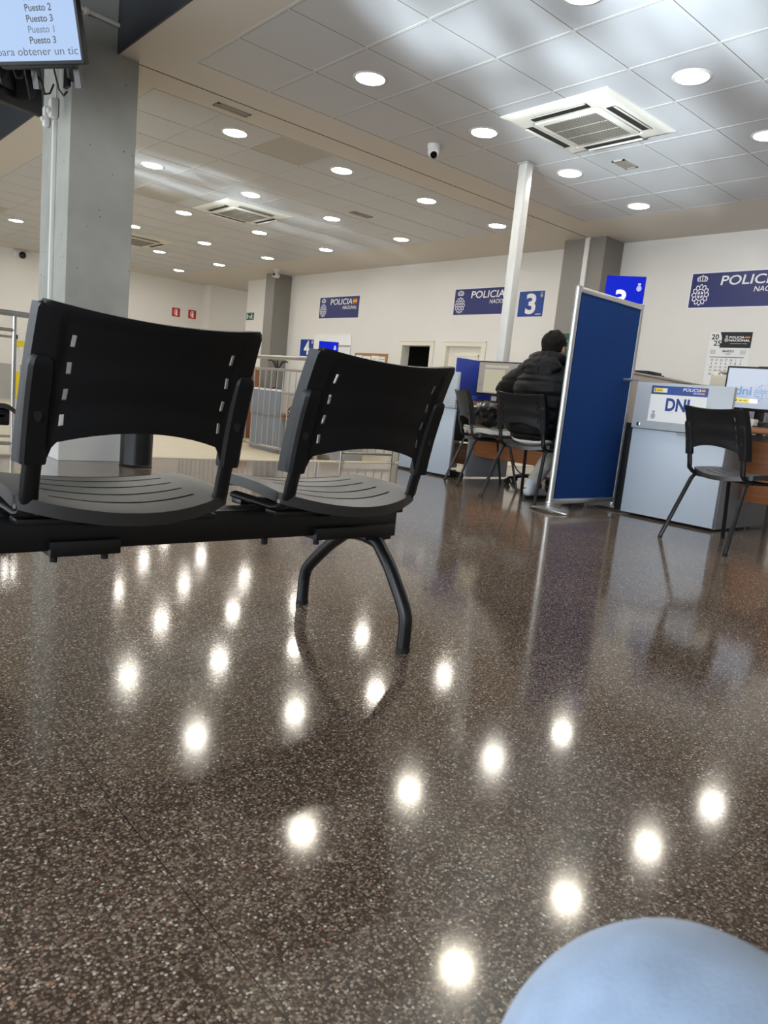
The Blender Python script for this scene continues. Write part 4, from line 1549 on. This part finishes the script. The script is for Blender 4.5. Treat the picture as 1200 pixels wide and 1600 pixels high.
EXT = [[(0.42, 0.12), (0.68, 0.12), (0.68, 0.62), (0.62, 0.70), (0.48, 0.70), (0.42, 0.62)], [(0.50, 0.72), (0.60, 0.72), (0.60, 0.80), (0.50, 0.80)],
       [(0.34, 0.78), (0.70, 0.78), (0.70, 0.86), (0.34, 0.86)], [(0.27, 0.25), (0.34, 0.25), (0.34, 0.80), (0.27, 0.74)]]
small_sign(plane_frame((7.68, YL - 0.001, 2.09), (1, 0, 0), (0, 0, 1)), 0.20, 0.20, 'firered', 'red extinguisher sign on the far wall, nearer the concrete column', EXT)
small_sign(plane_frame((8.09, YL - 0.001, 2.10), (1, 0, 0), (0, 0, 1)), 0.20, 0.20, 'firered', 'red extinguisher sign on the far wall, nearer the wall corner', EXT)
RUN = [[(0.08, 0.2), (0.2, 0.2), (0.2, 0.8), (0.08, 0.8)], [(0.30, 0.44), (0.5, 0.44), (0.5, 0.56), (0.30, 0.56)], [(0.55, 0.35), (0.7, 0.30), (0.78, 0.66), (0.64, 0.70)],
       [(0.66, 0.74), (0.76, 0.74), (0.76, 0.88), (0.66, 0.88)], [(0.70, 0.34), (0.80, 0.34), (0.9, 0.15), (0.82, 0.12)], [(0.54, 0.38), (0.62, 0.34), (0.50, 0.14), (0.44, 0.18)], [(0.72, 0.60), (0.92, 0.48), (0.92, 0.54), (0.74, 0.68)]]
small_sign(wallF(14.645, 2.08), 0.31, 0.155, 'exitgreen', 'green running figure exit sign beside the far corridor', RUN)
CF = plane_frame((8.049, 5.99, 1.575), (0, -1, 0), (0, 0, 1))
small_sign(CF, 0.20, 0.175, 'exitgreen', 'upper green safety sign on the wall column behind the head', [[(0.15, 0.55), (0.5, 0.55), (0.5, 0.85), (0.15, 0.85)], [(0.45, 0.2), (0.85, 0.2), (0.85, 0.5), (0.45, 0.5)]])
CF = plane_frame((8.049, 5.97, 1.385), (0, -1, 0), (0, 0, 1))
small_sign(CF, 0.20, 0.175, 'exitgreen', 'lower green safety sign on the wall column behind the hood', [[(0.12, 0.45), (0.6, 0.45), (0.6, 0.85), (0.12, 0.85)], [(0.3, 0.12), (0.85, 0.12), (0.85, 0.36), (0.3, 0.36)]])

# calendar
w, h = 0.475, 0.60
F_ = plane_frame((XB - 0.001, 4.145, 1.22), (0, -1, 0), (0, 0, 1))
t = thing('wall_calendar', 'March 2025 wall calendar with a black header, above the dni monitor', 'calendar', F_ @ Vector((w / 2, 0, 0)))
obj('sheet', MB().box((0, 0, 0), (w, h, 0.003), F_), M['paper'], t, smooth=0)
G = F_ @ Matrix.Translation((0, 0, 0.003))
hd = obj('header', MB().box((0.155, h - 0.175, 0), (w, h, 0.002), G).prism([(0.155, h - 0.175), (0.155, h), (0.115, h), (0.14, h - 0.06), (0.142, h - 0.12), (0.125, h - 0.175)], 0.002, G), M['ink'], t, smooth=0)
a, b, c = MB(), MB(), MB()
H2 = G @ Matrix.Translation((0, 0, 0.002))
text(a, 'POLICIA', H2, 0.225, h - 0.072, w=0.17, h=0.026, bold=0.03)
obj('lettering', a, M['signwhite'], t, smooth=0)
a = MB()
text(a, 'NACIONAL', H2, 0.225, h - 0.105, w=0.235, h=0.026, bold=0.03)
e = MB()
crest(e, H2, 0.195, h - 0.075, 0.075, 0.002)
obj('emblem', e, M['signwhite'], t, smooth=0)
obj('lettering', a, M['signwhite'], t, smooth=0)
a = MB()
text(a, 'comprometidos contigo', H2, 0.24, h - 0.135, w=0.19, h=0.014, shear=0.3)
rect(b, H2, 0.40, h - 0.068, 0.455, h - 0.048)
rect(c, H2, 0.40, h - 0.062, 0.455, h - 0.054, 0.0015)
obj('lettering', a, M['signwhite'], t, smooth=0)
obj('flag', b, M['flagred'], t, smooth=0)
obj('flag', c, M['flagyellow'], t, smooth=0)
a = MB()
text(a, '20', G, 0.02, h - 0.085, w=0.085, h=0.06, bold=0.02)
obj('year_digits', a, M['ink'], t, smooth=0)
a = MB()
text(a, '25', G, 0.055, h - 0.155, w=0.085, h=0.06, bold=0.02)
obj('year_digits', a, M['ink'], t, smooth=0)
a = MB()
text(a, 'MARZO', G, w / 2, h - 0.225, w=0.13, h=0.024, bold=0.03, anchor='c')
obj('lettering', a, M['ink'], t, smooth=0)
a = MB()
text(a, '2025', G, w / 2, h - 0.252, w=0.055, h=0.015, bold=0.01, anchor='c')
obj('lettering', a, M['ink'], t, smooth=0)
a = MB()
rect(a, G, 0.03, h - 0.285, w - 0.05, h - 0.278, 0.0015)
obj('rule_line', a, M['ink'], t, smooth=0)
a = MB()
grid = [[24, 25, 26, 27, 28, 1, 2], [3, 4, 5, 6, 7, 8, 9], [10, 11, 12, 13, 14, 15, 16], [17, 18, 19, 20, 21, 22, 23], [24, 25, 26, 27, 28, 29, 30]]
thin = MB()
for r_, row in enumerate(grid):
    for q, d in enumerate(row):
        mbx = thin if (r_ == 0 and q < 5) or q == 6 else a
        text(mbx, str(d), G, 0.065 + 0.055 * q, h - 0.325 - 0.040 * r_, h=0.024, bold=0.012, anchor='c')
obj('date_grid', a, M['ink'], t, smooth=0)
for x in (0.03, w - 0.105):
    sp = MB()
    for i in range(6):
        for j in range(5):
            rect(sp, G, x + 0.011 * i, h - 0.205 - 0.010 * j, x + 0.011 * i + 0.006, h - 0.205 - 0.010 * j + 0.005, 0.0012)
    obj('small_print', sp, M['inkgrey'], t, smooth=0)
obj('date_grid', thin, M['inkgrey'], t, smooth=0)

# notice board, white board
F_ = wallF(10.68, 0.90)
t = thing('notice_board', 'cork framed notice board with pinned white papers by the dark doorway', 'notice board', F_ @ Vector((0.45, 0, 0)))
obj('frame', MB().box((0, 0, 0), (0.91, 0.55, 0.012), F_), M['cork'], t, smooth=0)
for x0, y0, x1, y1 in ((0.04, 0.04, 0.22, 0.51), (0.24, 0.05, 0.46, 0.50), (0.48, 0.03, 0.68, 0.51), (0.69, 0.05, 0.85, 0.50)):
    obj('paper', MB().box((x0, y0, 0.012), (x1, y1, 0.014), F_), M['paper'], t, smooth=0)
mb = MB()
for x0 in (0.06, 0.26, 0.50, 0.71):
    for k in range(9):
        rect(mb, F_ @ Matrix.Translation((0, 0, 0.014)), x0, 0.45 - 0.04 * k, x0 + 0.13 - 0.03 * (k % 3), 0.457 - 0.04 * k)
obj('printing', mb, M['inkgrey'], t, smooth=0)
F_ = wallF(11.985, 1.155)
t = thing('white_board', 'plain white board on the wall behind the blue screen 4', 'board', F_ @ Vector((0.58, 0, 0)))
obj('board', MB().rbox((0, 0, 0), (1.16, 0.625, 0.02), 0.01, F_), M['paper'], t)
obj('clip_rail', MB().rbox((0.55, 0.40, 0.02), (1.16, 0.43, 0.035), 0.004, F_), M['wallgrey'], t)
# ------------------------------------------------------------------ railings
def railing(label, a, b, z0, ztop, zmid, zbot, step, posts, group='steel railings'):
    a, b = Vector((*a, 0)), Vector((*b, 0))
    t = thing('steel_railing', label, 'railing', (a + b) / 2 + Vector((0, 0, z0)), group=group)
    d = (b - a).normalized()
    Z = lambda z: Vector((0, 0, z))
    obj('handrail', MB().cyl(a - d * 0.05 + Z(ztop), b + d * 0.12 + Z(ztop), 0.022, seg=16), M['steel'], t)
    obj('upper_rail', MB().cyl(a + Z(zmid), b + Z(zmid), 0.014, seg=12), M['steel'], t)
    obj('lower_rail', MB().cyl(a + Z(zbot), b + Z(zbot), 0.014, seg=12), M['steel'], t)
    n = max(1, round((b - a).length / step))
    for k in range(1, n):
        p = a + (b - a) * k / n
        obj('baluster', MB().cyl(p + Z(zbot), p + Z(zmid), 0.0065, seg=8), M['steel'], t)
    for k in range(posts):
        p = a + (b - a) * k / (posts - 1)
        po = obj('post', MB().cyl(p + Z(z0), p + Z(ztop), 0.015, seg=14), M['steel'], t)
        obj('base_plate', MB().cyl(p + Z(z0), p + Z(z0 + 0.008), 0.045, seg=16), M['steel'], po)


railing('steel railing with thin bars running back from the step, by desk 4', (4.62, 6.35), (4.62, 9.6), -0.10, 1.03, 0.895, 0.005, 0.125, 2)
railing('short steel railing along the step edge behind the bench', (4.68, 6.0), (5.38, 6.0), 0.006, 1.03, 0.895, 0.09, 0.125, 2)
railing('steel railing with wide bays left of the concrete column', (-2.85, 6.25), (1.60, 6.25), -0.10, 1.05, 0.925, 0.055, 1.1, 5)
t = thing('barrier_frame', 'thin grey barrier frame behind the railing at the left edge', 'barrier', (1.6, 7.2, -0.1))
for a, b in (((0.9, 7.2, 0.9), (1.85, 7.2, 0.9)), ((0.9, 7.2, 0.02), (1.85, 7.2, 0.02))):
    obj('rail', MB().cyl(a, b, 0.012, seg=10), M['steel'], t)
for x in (0.9, 1.38, 1.85):
    obj('upright', MB().cyl((x, 7.2, -0.1), (x, 7.2, 0.9), 0.014, seg=10), M['steel'], t)
    obj('corner_cap', MB().rbox((x - 0.02, 7.18, 0.885), (x + 0.02, 7.22, 0.925), 0.005), M['black'], t)
t = thing('warning_tape', 'yellow tape strips on the wall post behind the railing', 'tape', (2.1, 7.55, 0.1))
obj('strip', MB().box((1.93, 7.55, 0.83), (2.35, 7.56, 0.885)), M['tapeyellow'], t, smooth=0)
obj('strip', MB().box((1.95, 7.55, 0.35), (1.99, 7.56, 0.60)), M['tapeyellow'], t, smooth=0)
obj('post', MB().rbox((1.93, 7.56, -0.1), (1.99, 7.60, 0.95), 0.005), M['white'], t)

# bin by the column
t = thing('waste_bin', 'round black metal bin standing by the concrete column', 'bin', (2.26, 5.42, 0))
obj('body', MB().lathe([(0.0001, 0.0), (0.118, 0.0), (0.122, 0.01), (0.118, 0.014), (0.118, 0.40), (0.122, 0.405), (0.122, 0.42), (0.112, 0.42), (0.112, 0.03), (0.0001, 0.03)], seg=32), M['blackmetal'], t, world=False)
obj('liner', MB().lathe([(0.111, 0.38), (0.111, 0.12), (0.0001, 0.11)], seg=24), M['rubber'], t, world=False)

# ------------------------------------------------------------------ desk 4 beyond the railing
t = thing('service_desk', 'blue grey desk panel seen through the railing bars at counter 4', 'desk', (6.7, 10.5, LOW))
obj('lower_panel', MB().rbox((6.52, 10.06, LOW + 0.02), (6.545, 10.93, LOW + 0.60), 0.003), M['bluegrey'], t)
up = obj('upper_panel', MB().rbox((6.50, 10.05, LOW + 0.605), (6.54, 10.94, LOW + 1.0), 0.004), M['bluegrey'], t)
for y in (10.13, 10.86):
    obj('lock', MB().rbox((6.49, y - 0.015, LOW + 0.63), (6.50, y + 0.015, LOW + 0.66), 0.003), M['chrome'], up)
obj('top_trim', MB().rbox((6.50, 10.05, LOW + 1.0), (6.56, 10.94, LOW + 1.03), 0.004), M['white'], t)
obj('side_panel', MB().rbox((6.56, 10.05, LOW + 0.01), (7.2, 10.075, LOW + 0.6), 0.003), M['greylam'], t)
obj('worktop', MB().rbox((6.56, 8.7, LOW + 0.56), (7.25, 10.04, LOW + 0.595), 0.004), M['brownwood'], t)
obj('worktop', MB().rbox((6.56, 10.05, LOW + 0.60), (7.25, 10.93, LOW + 0.635), 0.004), M['brownwood'], t)
obj('modesty_panel', MB().rbox((6.80, 8.73, LOW + 0.1), (6.82, 10.04, LOW + 0.56), 0.003), M['greylam'], t)
obj('end_panel', MB().rbox((6.60, 8.7, LOW), (7.2, 8.725, LOW + 0.56), 0.003), M['greylam'], t)
t = thing('counter_unit', 'warm grey low counter behind desk 4 carrying the black coat stand', 'counter', (7.55, 10.9, LOW))
obj('body', MB().rbox((7.32, 9.9, LOW), (7.8, 12.2, 0.60), 0.006), M['greyfab'], t)
obj('top', MB().rbox((7.30, 9.88, 0.60), (7.82, 12.22, 0.63), 0.004), M['greyfab'], t)
t = thing('coat_stand', 'small black stand with curled arms on the grey counter', 'stand', (7.52, 11.78, 0.63))
obj('stem', MB().cyl((0, 0, 0.03), (0, 0, 0.46), 0.016), M['blackmetal'], t, world=False)
for k in range(3):
    a = 2 * math.pi * k / 3 + 0.5
    d = Vector((math.cos(a), math.sin(a), 0))
    obj('foot', MB().tube(smooth_path([d * 0.0 + Vector((0, 0, 0.06)), d * 0.08 + Vector((0, 0, 0.035)), d * 0.22 + Vector((0, 0, 0.012))], 5), 0.013, 8), M['blackmetal'], t, world=False)
for k in range(5):
    a = 2 * math.pi * k / 5 + 0.3
    d = Vector((math.cos(a), math.sin(a), 0))
    obj('arm', MB().tube(smooth_path([(0, 0, 0.40), d * 0.05 + Vector((0, 0, 0.45)), d * 0.09 + Vector((0, 0, 0.52)), d * 0.14 + Vector((0, 0, 0.545)), d * 0.19 + Vector((0, 0, 0.53))], 5), 0.014, 8), M['blackmetal'], t, world=False)
t = thing('router', 'black router with aerials on the brown worktop of desk 4', 'router', (6.80, 9.84, LOW + 0.596))
obj('case', MB().rbox((-0.08, -0.14, 0), (0.08, 0.10, 0.06), 0.01), M['black'], t, world=False)
for y in (-0.12, -0.05, 0.02, 0.08):
    obj('aerial', MB().cyl((0.05, y, 0.05), (0.06, y - 0.02, 0.13), 0.012), M['black'], t, world=False)
F_ = plane_frame((6.92, 10.03, LOW + 0.60), (0, -1, 0), (0, 0, 1))
tag(obj('framed_notice', MB().box((0, 0, -0.02), (0.48, 0.02, 0)).box((0, 0, -0.02), (0.02, 0.24, 0)) and MB().box((0, 0, -0.02), (0.50, 0.02, 0), F_).box((0.48, 0, -0.02), (0.50, 0.27, 0), F_).box((0, 0.25, -0.02), (0.50, 0.27, 0), F_).box((0, 0, -0.02), (0.02, 0.27, 0), F_).box((0.02, 0.02, -0.018), (0.48, 0.25, -0.012), F_), M['offwhite'], smooth=0), 'white framed panel standing behind the router', 'panel')
mb = MB()
for k in range(3):
    mb.tube(smooth_path([(6.68, 9.78 + 0.06 * k, LOW + 0.61), (6.66, 9.90 + 0.04 * k, LOW + 0.78 - 0.03 * k), (6.62, 9.98, LOW + 0.70), (6.64, 9.86, LOW + 0.61)], 6), 0.006, 8)
tag(obj('cable_bundle', mb, M['cable']), 'thin black cables looping above the desk 4 worktop', 'cable')
mb = MB()
for k in range(2):
    mb.tube(smooth_path([(6.77, 9.72 + 0.12 * k, LOW + 0.55), (6.76, 9.80 + 0.1 * k, LOW + 0.35), (6.77, 9.70 + 0.1 * k, LOW + 0.22), (6.77, 9.60 + 0.1 * k, LOW + 0.35)], 6), 0.007, 8)
tag(obj('cable_bundle', mb, M['cable']), 'black cables hanging in loops below the desk 4 worktop', 'cable')
t = thing('storage_cupboard', 'brown and grey cupboard edge by the far grey column', 'cupboard', (7.5, 13.0, LOW))
obj('body', MB().rbox((7.32, 12.86, LOW), (7.8, 13.2, 1.0), 0.005), M['brownwood'], t)
obj('door', MB().rbox((7.30, 12.88, LOW + 0.05), (7.32, 13.18, 0.98), 0.003), M['brownwood'], t)

# ------------------------------------------------------------------ people
def remeshed(mb, voxel, sm=6, sub=0):
    me = mb.mesh('tmp')
    o = bpy.data.objects.new('tmp', me)
    COL.objects.link(o)
    md = o.modifiers.new('r', 'REMESH')
    md.mode = 'VOXEL'
    md.voxel_size = voxel
    ms = o.modifiers.new('s', 'SMOOTH')
    ms.factor = 0.5
    ms.iterations = sm
    dg = bpy.context.evaluated_depsgraph_get()
    out = bpy.data.meshes.new_from_object(o.evaluated_get(dg))
    bpy.data.objects.remove(o)
    bpy.data.meshes.remove(me)
    return out


def limb(mb, pts, rs, seg=16):
    pts = [Vector(p) for p in pts]
    for p, r in zip(pts, rs):
        mb.ball(p, r, seg, 10)
    for (a, b), (r, q) in zip(zip(pts, pts[1:]), zip(rs, rs[1:])):
        mb.cyl(a, b, r, q, seg)
    return mb


def place(name, me, m, parent, fn=None):
    off = Vector(parent.location)
    for v in me.vertices:
        co = v.co.copy()
        if fn:
            co = fn(co)
        v.co = co - off
    me.update()
    return link(name, me, M[m], parent, smooth=180)


P = thing('person', 'person in a black padded jacket seated at counter 3, back to us', 'person', (4.73, 3.6, 0))
Yc = 3.62
HC = Vector((4.885, 3.648, 1.232))


def hand(mb, wrist, fdir, pdir, s):
    """a relaxed hand resting palm down: five separate bent fingers"""
    f, p = Vector(fdir).normalized(), Vector(pdir).normalized()
    n = Vector((0, 0, 1))
    w = Vector(wrist)
    limb(mb, [w, w + f * 0.03], [0.024, 0.024], 10)
    for k, L in enumerate((0.068, 0.078, 0.072, 0.056)):
        base = w + f * 0.085 + p * s * (0.030 - 0.020 * k)
        limb(mb, [w + f * 0.02 + p * s * (0.018 - 0.012 * k), base], [0.016, 0.0115], 10)
        limb(mb, [base, base + f * L * 0.45 - n * 0.004, base + f * L * 0.75 - n * 0.014, base + f * L * 0.95 - n * 0.026], [0.0105, 0.0095, 0.0085, 0.0075], 10)
    tb = w + f * 0.03 + p * s * 0.026
    limb(mb, [tb, tb + f * 0.03 + p * s * 0.024 - n * 0.006, tb + f * 0.062 + p * s * 0.032 - n * 0.012], [0.015, 0.0115, 0.009], 10)


mb = MB()
mb.ball(HC, 0.1, 24, 16, 0.98, 0.80, 1.16)
mb.ball(HC + Vector((0.045, 0, -0.055)), 0.06, 18, 12, 1.0, 0.85, 1.0)
mb.cyl(HC + Vector((0.095, 0, -0.005)), HC + Vector((0.118, 0, -0.035)), 0.010, 0.016)
mb.ball(HC + Vector((0.088, 0, -0.072)), 0.018, 12, 8, 0.6, 1.3, 0.5)
for s in (-1, 1):
    mb.ball(HC + Vector((0.005, s * 0.083, -0.02)), 0.028, 12, 8, 0.7, 0.45, 1.15)
limb(mb, [HC + Vector((-0.015, 0, -0.07)), (4.84, Yc, 1.06)], [0.058, 0.066])
mb.ball((4.80, Yc, 0.90), 0.15, 20, 12, 0.75, 1.2, 1.3)
mb.ball((4.74, Yc, 0.63), 0.15, 20, 12, 0.8, 1.15, 1.05)
limb(mb, [(4.80, Yc, 0.95), (4.76, Yc, 0.6)], [0.13, 0.13])
LA = [(4.83, Yc + 0.17, 1.0), (4.90, Yc + 0.44, 0.85), (5.20, Yc + 0.30, 0.825)]
RA = [(4.83, Yc - 0.17, 1.0), (4.98, Yc - 0.27, 0.84), (5.22, Yc - 0.16, 0.825)]
for A_ in (LA, RA):
    limb(mb, [A_[0], A_[1], A_[2]], [0.052, 0.042, 0.03])
hand(mb, LA[2], (0.8, -0.35, -0.06), (-0.35, -0.8, 0), 1)
hand(mb, RA[2], (0.9, 0.1, -0.06), (-0.1, 0.9, 0), 1)
LL = [(4.76, Yc + 0.09, 0.575), (5.17, Yc + 0.02, 0.535), (4.895, Yc + 0.085, 0.11)]
RL = [(4.76, Yc - 0.10, 0.575), (5.20, Yc - 0.16, 0.535), (5.08, Yc - 0.17, 0.11)]
for L_ in (LL, RL):
    limb(mb, L_, [0.075, 0.055, 0.035])
    limb(mb, [L_[2], Vector(L_[2]) + Vector((0.0, 0, -0.05)), Vector(L_[2]) + Vector((0.15, 0, -0.075))], [0.035, 0.035, 0.025])
place('body', remeshed(mb, 0.0065, 3), 'skin', P)

# hair: a dense cap over the back and top of the head
mb = MB()
mb.ball(HC + Vector((-0.012, 0, 0.022)), 0.1, 24, 16, 1.06, 0.95, 1.10)
mb.ball(HC + Vector((-0.05, 0, -0.03)), 0.07, 20, 12, 0.8, 1.02, 0.95)
me = remeshed(mb, 0.007, 2)


def tousle(c):
    d = (c - HC)
    k = noise.noise(c * 26) * 0.007 + noise.noise(c * 60) * 0.004
    if d.x > 0.06 and d.z < 0.05:
        c = Vector((HC.x + 0.06 + (d.x - 0.06) * 0.2, HC.y + d.y * 0.85, c.z))
    return c + d.normalized() * k


place('hair', me, 'hair', P, tousle)

# jacket
mb = MB()
mb.ball((4.715, Yc, 0.605), 0.2, 24, 14, 0.82, 1.22, 0.74)
mb.ball((4.755, Yc, 0.72), 0.2, 24, 14, 0.90, 1.28, 0.95)
mb.ball((4.785, Yc, 0.87), 0.2, 24, 14, 0.88, 1.36, 0.95)
mb.ball((4.82, Yc, 0.99), 0.15, 24, 14, 0.85, 1.6, 0.75)
limb(mb, [(4.82, Yc + 0.22, 0.985), (4.86, Yc + 0.39, 0.91), (4.90, Yc + 0.47, 0.86), (5.06, Yc + 0.41, 0.845), (5.17, Yc + 0.33, 0.835)], [0.110, 0.102, 0.094, 0.080, 0.060])
limb(mb, [(4.82, Yc - 0.22, 0.985), (4.90, Yc - 0.265, 0.90), (4.98, Yc - 0.275, 0.85), (5.19, Yc - 0.18, 0.835)], [0.105, 0.095, 0.085, 0.060])
mb.ball((4.835, Yc, 1.065), 0.1, 20, 12, 0.95, 1.2, 0.7)
me = remeshed(mb, 0.010, 12)


def quilt(c):
    # stitched channels around the body and sleeves
    q = (c.z - 0.42) / 0.105
    d = abs(q - round(q))
    g = math.exp(-(d / 0.11) ** 2)
    ax = Vector((4.77, Yc, c.z))
    out = (c - ax)
    out.z = 0
    out = out.normalized() if out.length > 1e-4 else Vector((0, 0, 0))
    wr = noise.noise(Vector((c.x * 9, c.y * 9, c.z * 22))) * 0.009 + noise.noise(Vector((c.x * 30, c.y * 30, c.z * 40))) * 0.0035
    return c + out * (0.006 - 0.016 * g + wr)


place('jacket', me, 'jacket', P, quilt)
# hood lying on the shoulders
mb = MB()
pts, rs = [], []
for k in range(15):
    a = -math.pi * 0.92 + 2 * math.pi * 0.92 * k / 14
    pts.append((4.842 - 0.085 * math.cos(a), Yc + 0.02 + 0.150 * math.sin(a), 1.128 + 0.012 * math.cos(a)))
    rs.append(0.036 + 0.012 * math.cos(a))
limb(mb, pts, rs, 12)
mb.ball((4.735, Yc + 0.015, 1.060), 0.1, 22, 14, 0.80, 1.90, 0.86)
mb.ball((4.705, Yc + 0.005, 1.015), 0.08, 22, 14, 0.78, 1.75, 0.80)
me = remeshed(mb, 0.009, 7)


def hoodfold(c):
    wr = noise.noise(Vector((c.x * 12, c.y * 8, c.z * 26))) * 0.012 + noise.noise(c * 34) * 0.004
    g = math.exp(-((c.y - Yc + 0.01) / 0.007) ** 2) * 0.010 if c.x < 4.76 else 0
    return c + Vector((-wr + g, 0, wr * 0.5))


place('hood', me, 'jacket', P, hoodfold)
# shirt hem below the jacket
mb = MB()
mb.ball((4.713, Yc, 0.585), 0.2, 24, 14, 0.85, 1.27, 0.73)
place('shirt', remeshed(mb, 0.010, 2), 'shirt', P, lambda c: Vector((4.713 + (c.x - 4.713) * (1 if c.z < 0.472 else max(0.7, 1 - (c.z - 0.472) * 18)), Yc + (c.y - Yc) * (1 if c.z < 0.49 else max(0.75, 1 - (c.z - 0.49) * 10)), c.z + noise.noise(c * 10) * 0.003)))
# trousers
mb = MB()
mb.ball((4.74, Yc, 0.55), 0.15, 22, 14, 0.95, 1.25, 0.5)
for L_ in (LL, RL):
    A_, B_, C_ = [Vector(p) for p in L_]
    limb(mb, [A_, (A_ + B_) / 2, B_, (B_ + C_) / 2, C_ + (B_ - C_) * 0.12], [0.092, 0.084, 0.070, 0.066, 0.060])
    limb(mb, [C_ + (B_ - C_) * 0.12, C_ + (B_ - C_) * 0.03], [0.057, 0.045])
place('trousers', remeshed(mb, 0.009, 3), 'trouser', P, lambda c: c + Vector((1, 0.5, 0)) * (noise.noise(Vector((c.x * 8, c.y * 8, c.z * 34))) * 0.010))
for L_ in (LL, RL):
    C_ = Vector(L_[2])
    mb = MB()
    limb(mb, [C_ + Vector((-0.012, 0, 0.0)), C_ + Vector((-0.022, 0, -0.045)), C_ + Vector((0.06, 0, -0.055)), C_ + Vector((0.165, 0.004, -0.068))], [0.044, 0.046, 0.042, 0.034])
    limb(mb, [C_ + Vector((0.0, 0, 0.015)), C_ + Vector((0.04, 0, -0.02))], [0.046, 0.045])
    sh = place('shoe', remeshed(mb, 0.006, 3), 'shoe', P, lambda c: Vector((c.x, c.y, max(c.z, 0.022))))
    mb = MB()
    o_ = []
    for k in range(28):
        a = 2 * math.pi * k / 28
        o_.append((C_.x + 0.062 + 0.150 * math.cos(a), C_.y + (0.047 + 0.004 * math.cos(a)) * math.sin(a)))
    mb.prism(o_, 0.026, Matrix.Translation((0, 0, 0.0)))
    off = Vector(P.location)
    mb.v = [v - off for v in mb.v]
    obj('sole', mb, M['shoeblack'], sh, world=False)
    mb = MB()
    mb.sweep([C_ + Vector((-0.066, 0, -0.02)), C_ + Vector((-0.052, 0.037, -0.03)), C_ + Vector((-0.01, 0.05, -0.042)), C_ + Vector((0.05, 0.047, -0.035))], [(-0.003, -0.006), (0.003, -0.006), (0.003, 0.006), (-0.003, 0.006)], scales=[0.6, 1.0, 1.4, 0.5])
    mb.v = [v - off for v in mb.v]
    obj('side_mark', mb, M['shoeblack'], sh, world=False)

# bag and scarf on the turned chair
ct, cs = math.cos(R(-34)), math.sin(R(-34))
CH = Vector((5.085, 4.41, 0.018))


def on_chair(x, y, z):
    """x forward, y to the left, from the seat's middle"""
    return CH + Vector((ct * x - cs * y, cs * x + ct * y, z))


t = thing('handbag', 'black shiny handbag with pale studs on the turned chair', 'bag', on_chair(0.05, 0.0, 0.46))
mb = MB()
mb.ball(on_chair(-0.01, 0.0, 0.610), 0.1, 20, 12, 0.85, 1.5, 0.95)
mb.ball(on_chair(-0.01, 0.08, 0.675), 0.08, 20, 12, 0.85, 1.15, 0.8)
mb.ball(on_chair(-0.04, -0.09, 0.665), 0.08, 20, 12, 0.85, 1.15, 0.9)
me = remeshed(mb, 0.008, 3)
bag = place('bag_body', me, 'bagblack', t, lambda c: c + Vector((1, 1, 1)) * noise.noise(c * 18) * 0.014)
rnd = random.Random(5)
for k in range(16):
    q = rnd.uniform(-0.15, 0.13)
    mb = MB().ball(on_chair(-0.10 + rnd.uniform(-0.012, 0.02), q, 0.715 + rnd.uniform(-0.022, 0.012) - abs(q) * 0.1), 0.008, 8, 6)
    mb.v = [v - Vector(t.location) for v in mb.v]
    obj('stud', mb, M['signwhite'], bag, world=False)
t = thing('scarf', 'green, white and red striped scarf folded on the turned chair seat', 'scarf', on_chair(0, 0, 0.445))
for k in range(30):
    mb = MB()
    y0 = -0.19 + 0.0125 * k
    prof = []
    for i in range(9):
        x = -0.185 + 0.34 * i / 8
        prof.append(on_chair(x, y0 + 0.004 * math.sin(i * 1.3 + k * 0.3), 0.474 + 0.008 * math.sin(i * 0.9 + k * 0.5) + 0.008 * math.sin(k * 0.5)))
    mb.sweep(prof, [(-0.0065, -0.016), (0.0065, -0.016), (0.0065, 0.026), (-0.0065, 0.026)])
    obj('stripe', mb, M[('shirt', 'scarfgreen', 'shirt', 'rubber', 'shirt', 'scarfgreen', 'shirt', 'scarfred')[k % 8]], t)

# the photographer's knees
Q = thing('person', 'knee of a seated person in light blue jeans at the bottom corner', 'person', (0.05, -0.15, 0))
mb = MB()
KN, HP = Vector((0.296, 0.098, 0.396)), Vector((0.17, -0.27, 0.45))
K2, H2_ = Vector((0.38, -0.22, 0.45)), Vector((0.10, -0.46, 0.47))
mb.ball((0.03, -0.42, 0.50), 0.17, 24, 16, 0.9, 1.0, 0.75)
for k_, h_, an in ((KN, HP, Vector((0.36, 0.17, 0.09))), (K2, H2_, Vector((0.46, -0.20, 0.09)))):
    m_ = (k_ + h_) / 2
    limb(mb, [h_, m_, k_ * 0.8 + h_ * 0.2, k_], [0.098, 0.095, 0.091, 0.088], 24)
    limb(mb, [k_, k_ * 0.6 + an * 0.4, an], [0.080, 0.068, 0.060], 24)
me = remeshed(mb, 0.009, 8)
place('trousers', me, 'denim', Q, lambda c: c + Vector((1, 1, 1)) * noise.noise(c * 9) * 0.003)
for an in (Vector((0.36, 0.17, 0.09)), Vector((0.46, -0.20, 0.09))):
    mb = MB()
    d = Vector((0.62, 0.6, 0)) * 0.9
    limb(mb, [an + Vector((0, 0, 0.02)), an + Vector((-0.02, -0.02, -0.04)), an + d * 0.1 + Vector((0, 0, -0.045)), an + d * 0.2 + Vector((0, 0, -0.052))], [0.045, 0.044, 0.044, 0.034])
    place('shoe', remeshed(mb, 0.007, 3), 'shoeblack', Q, lambda c: Vector((c.x, c.y, max(c.z, 0.0))))
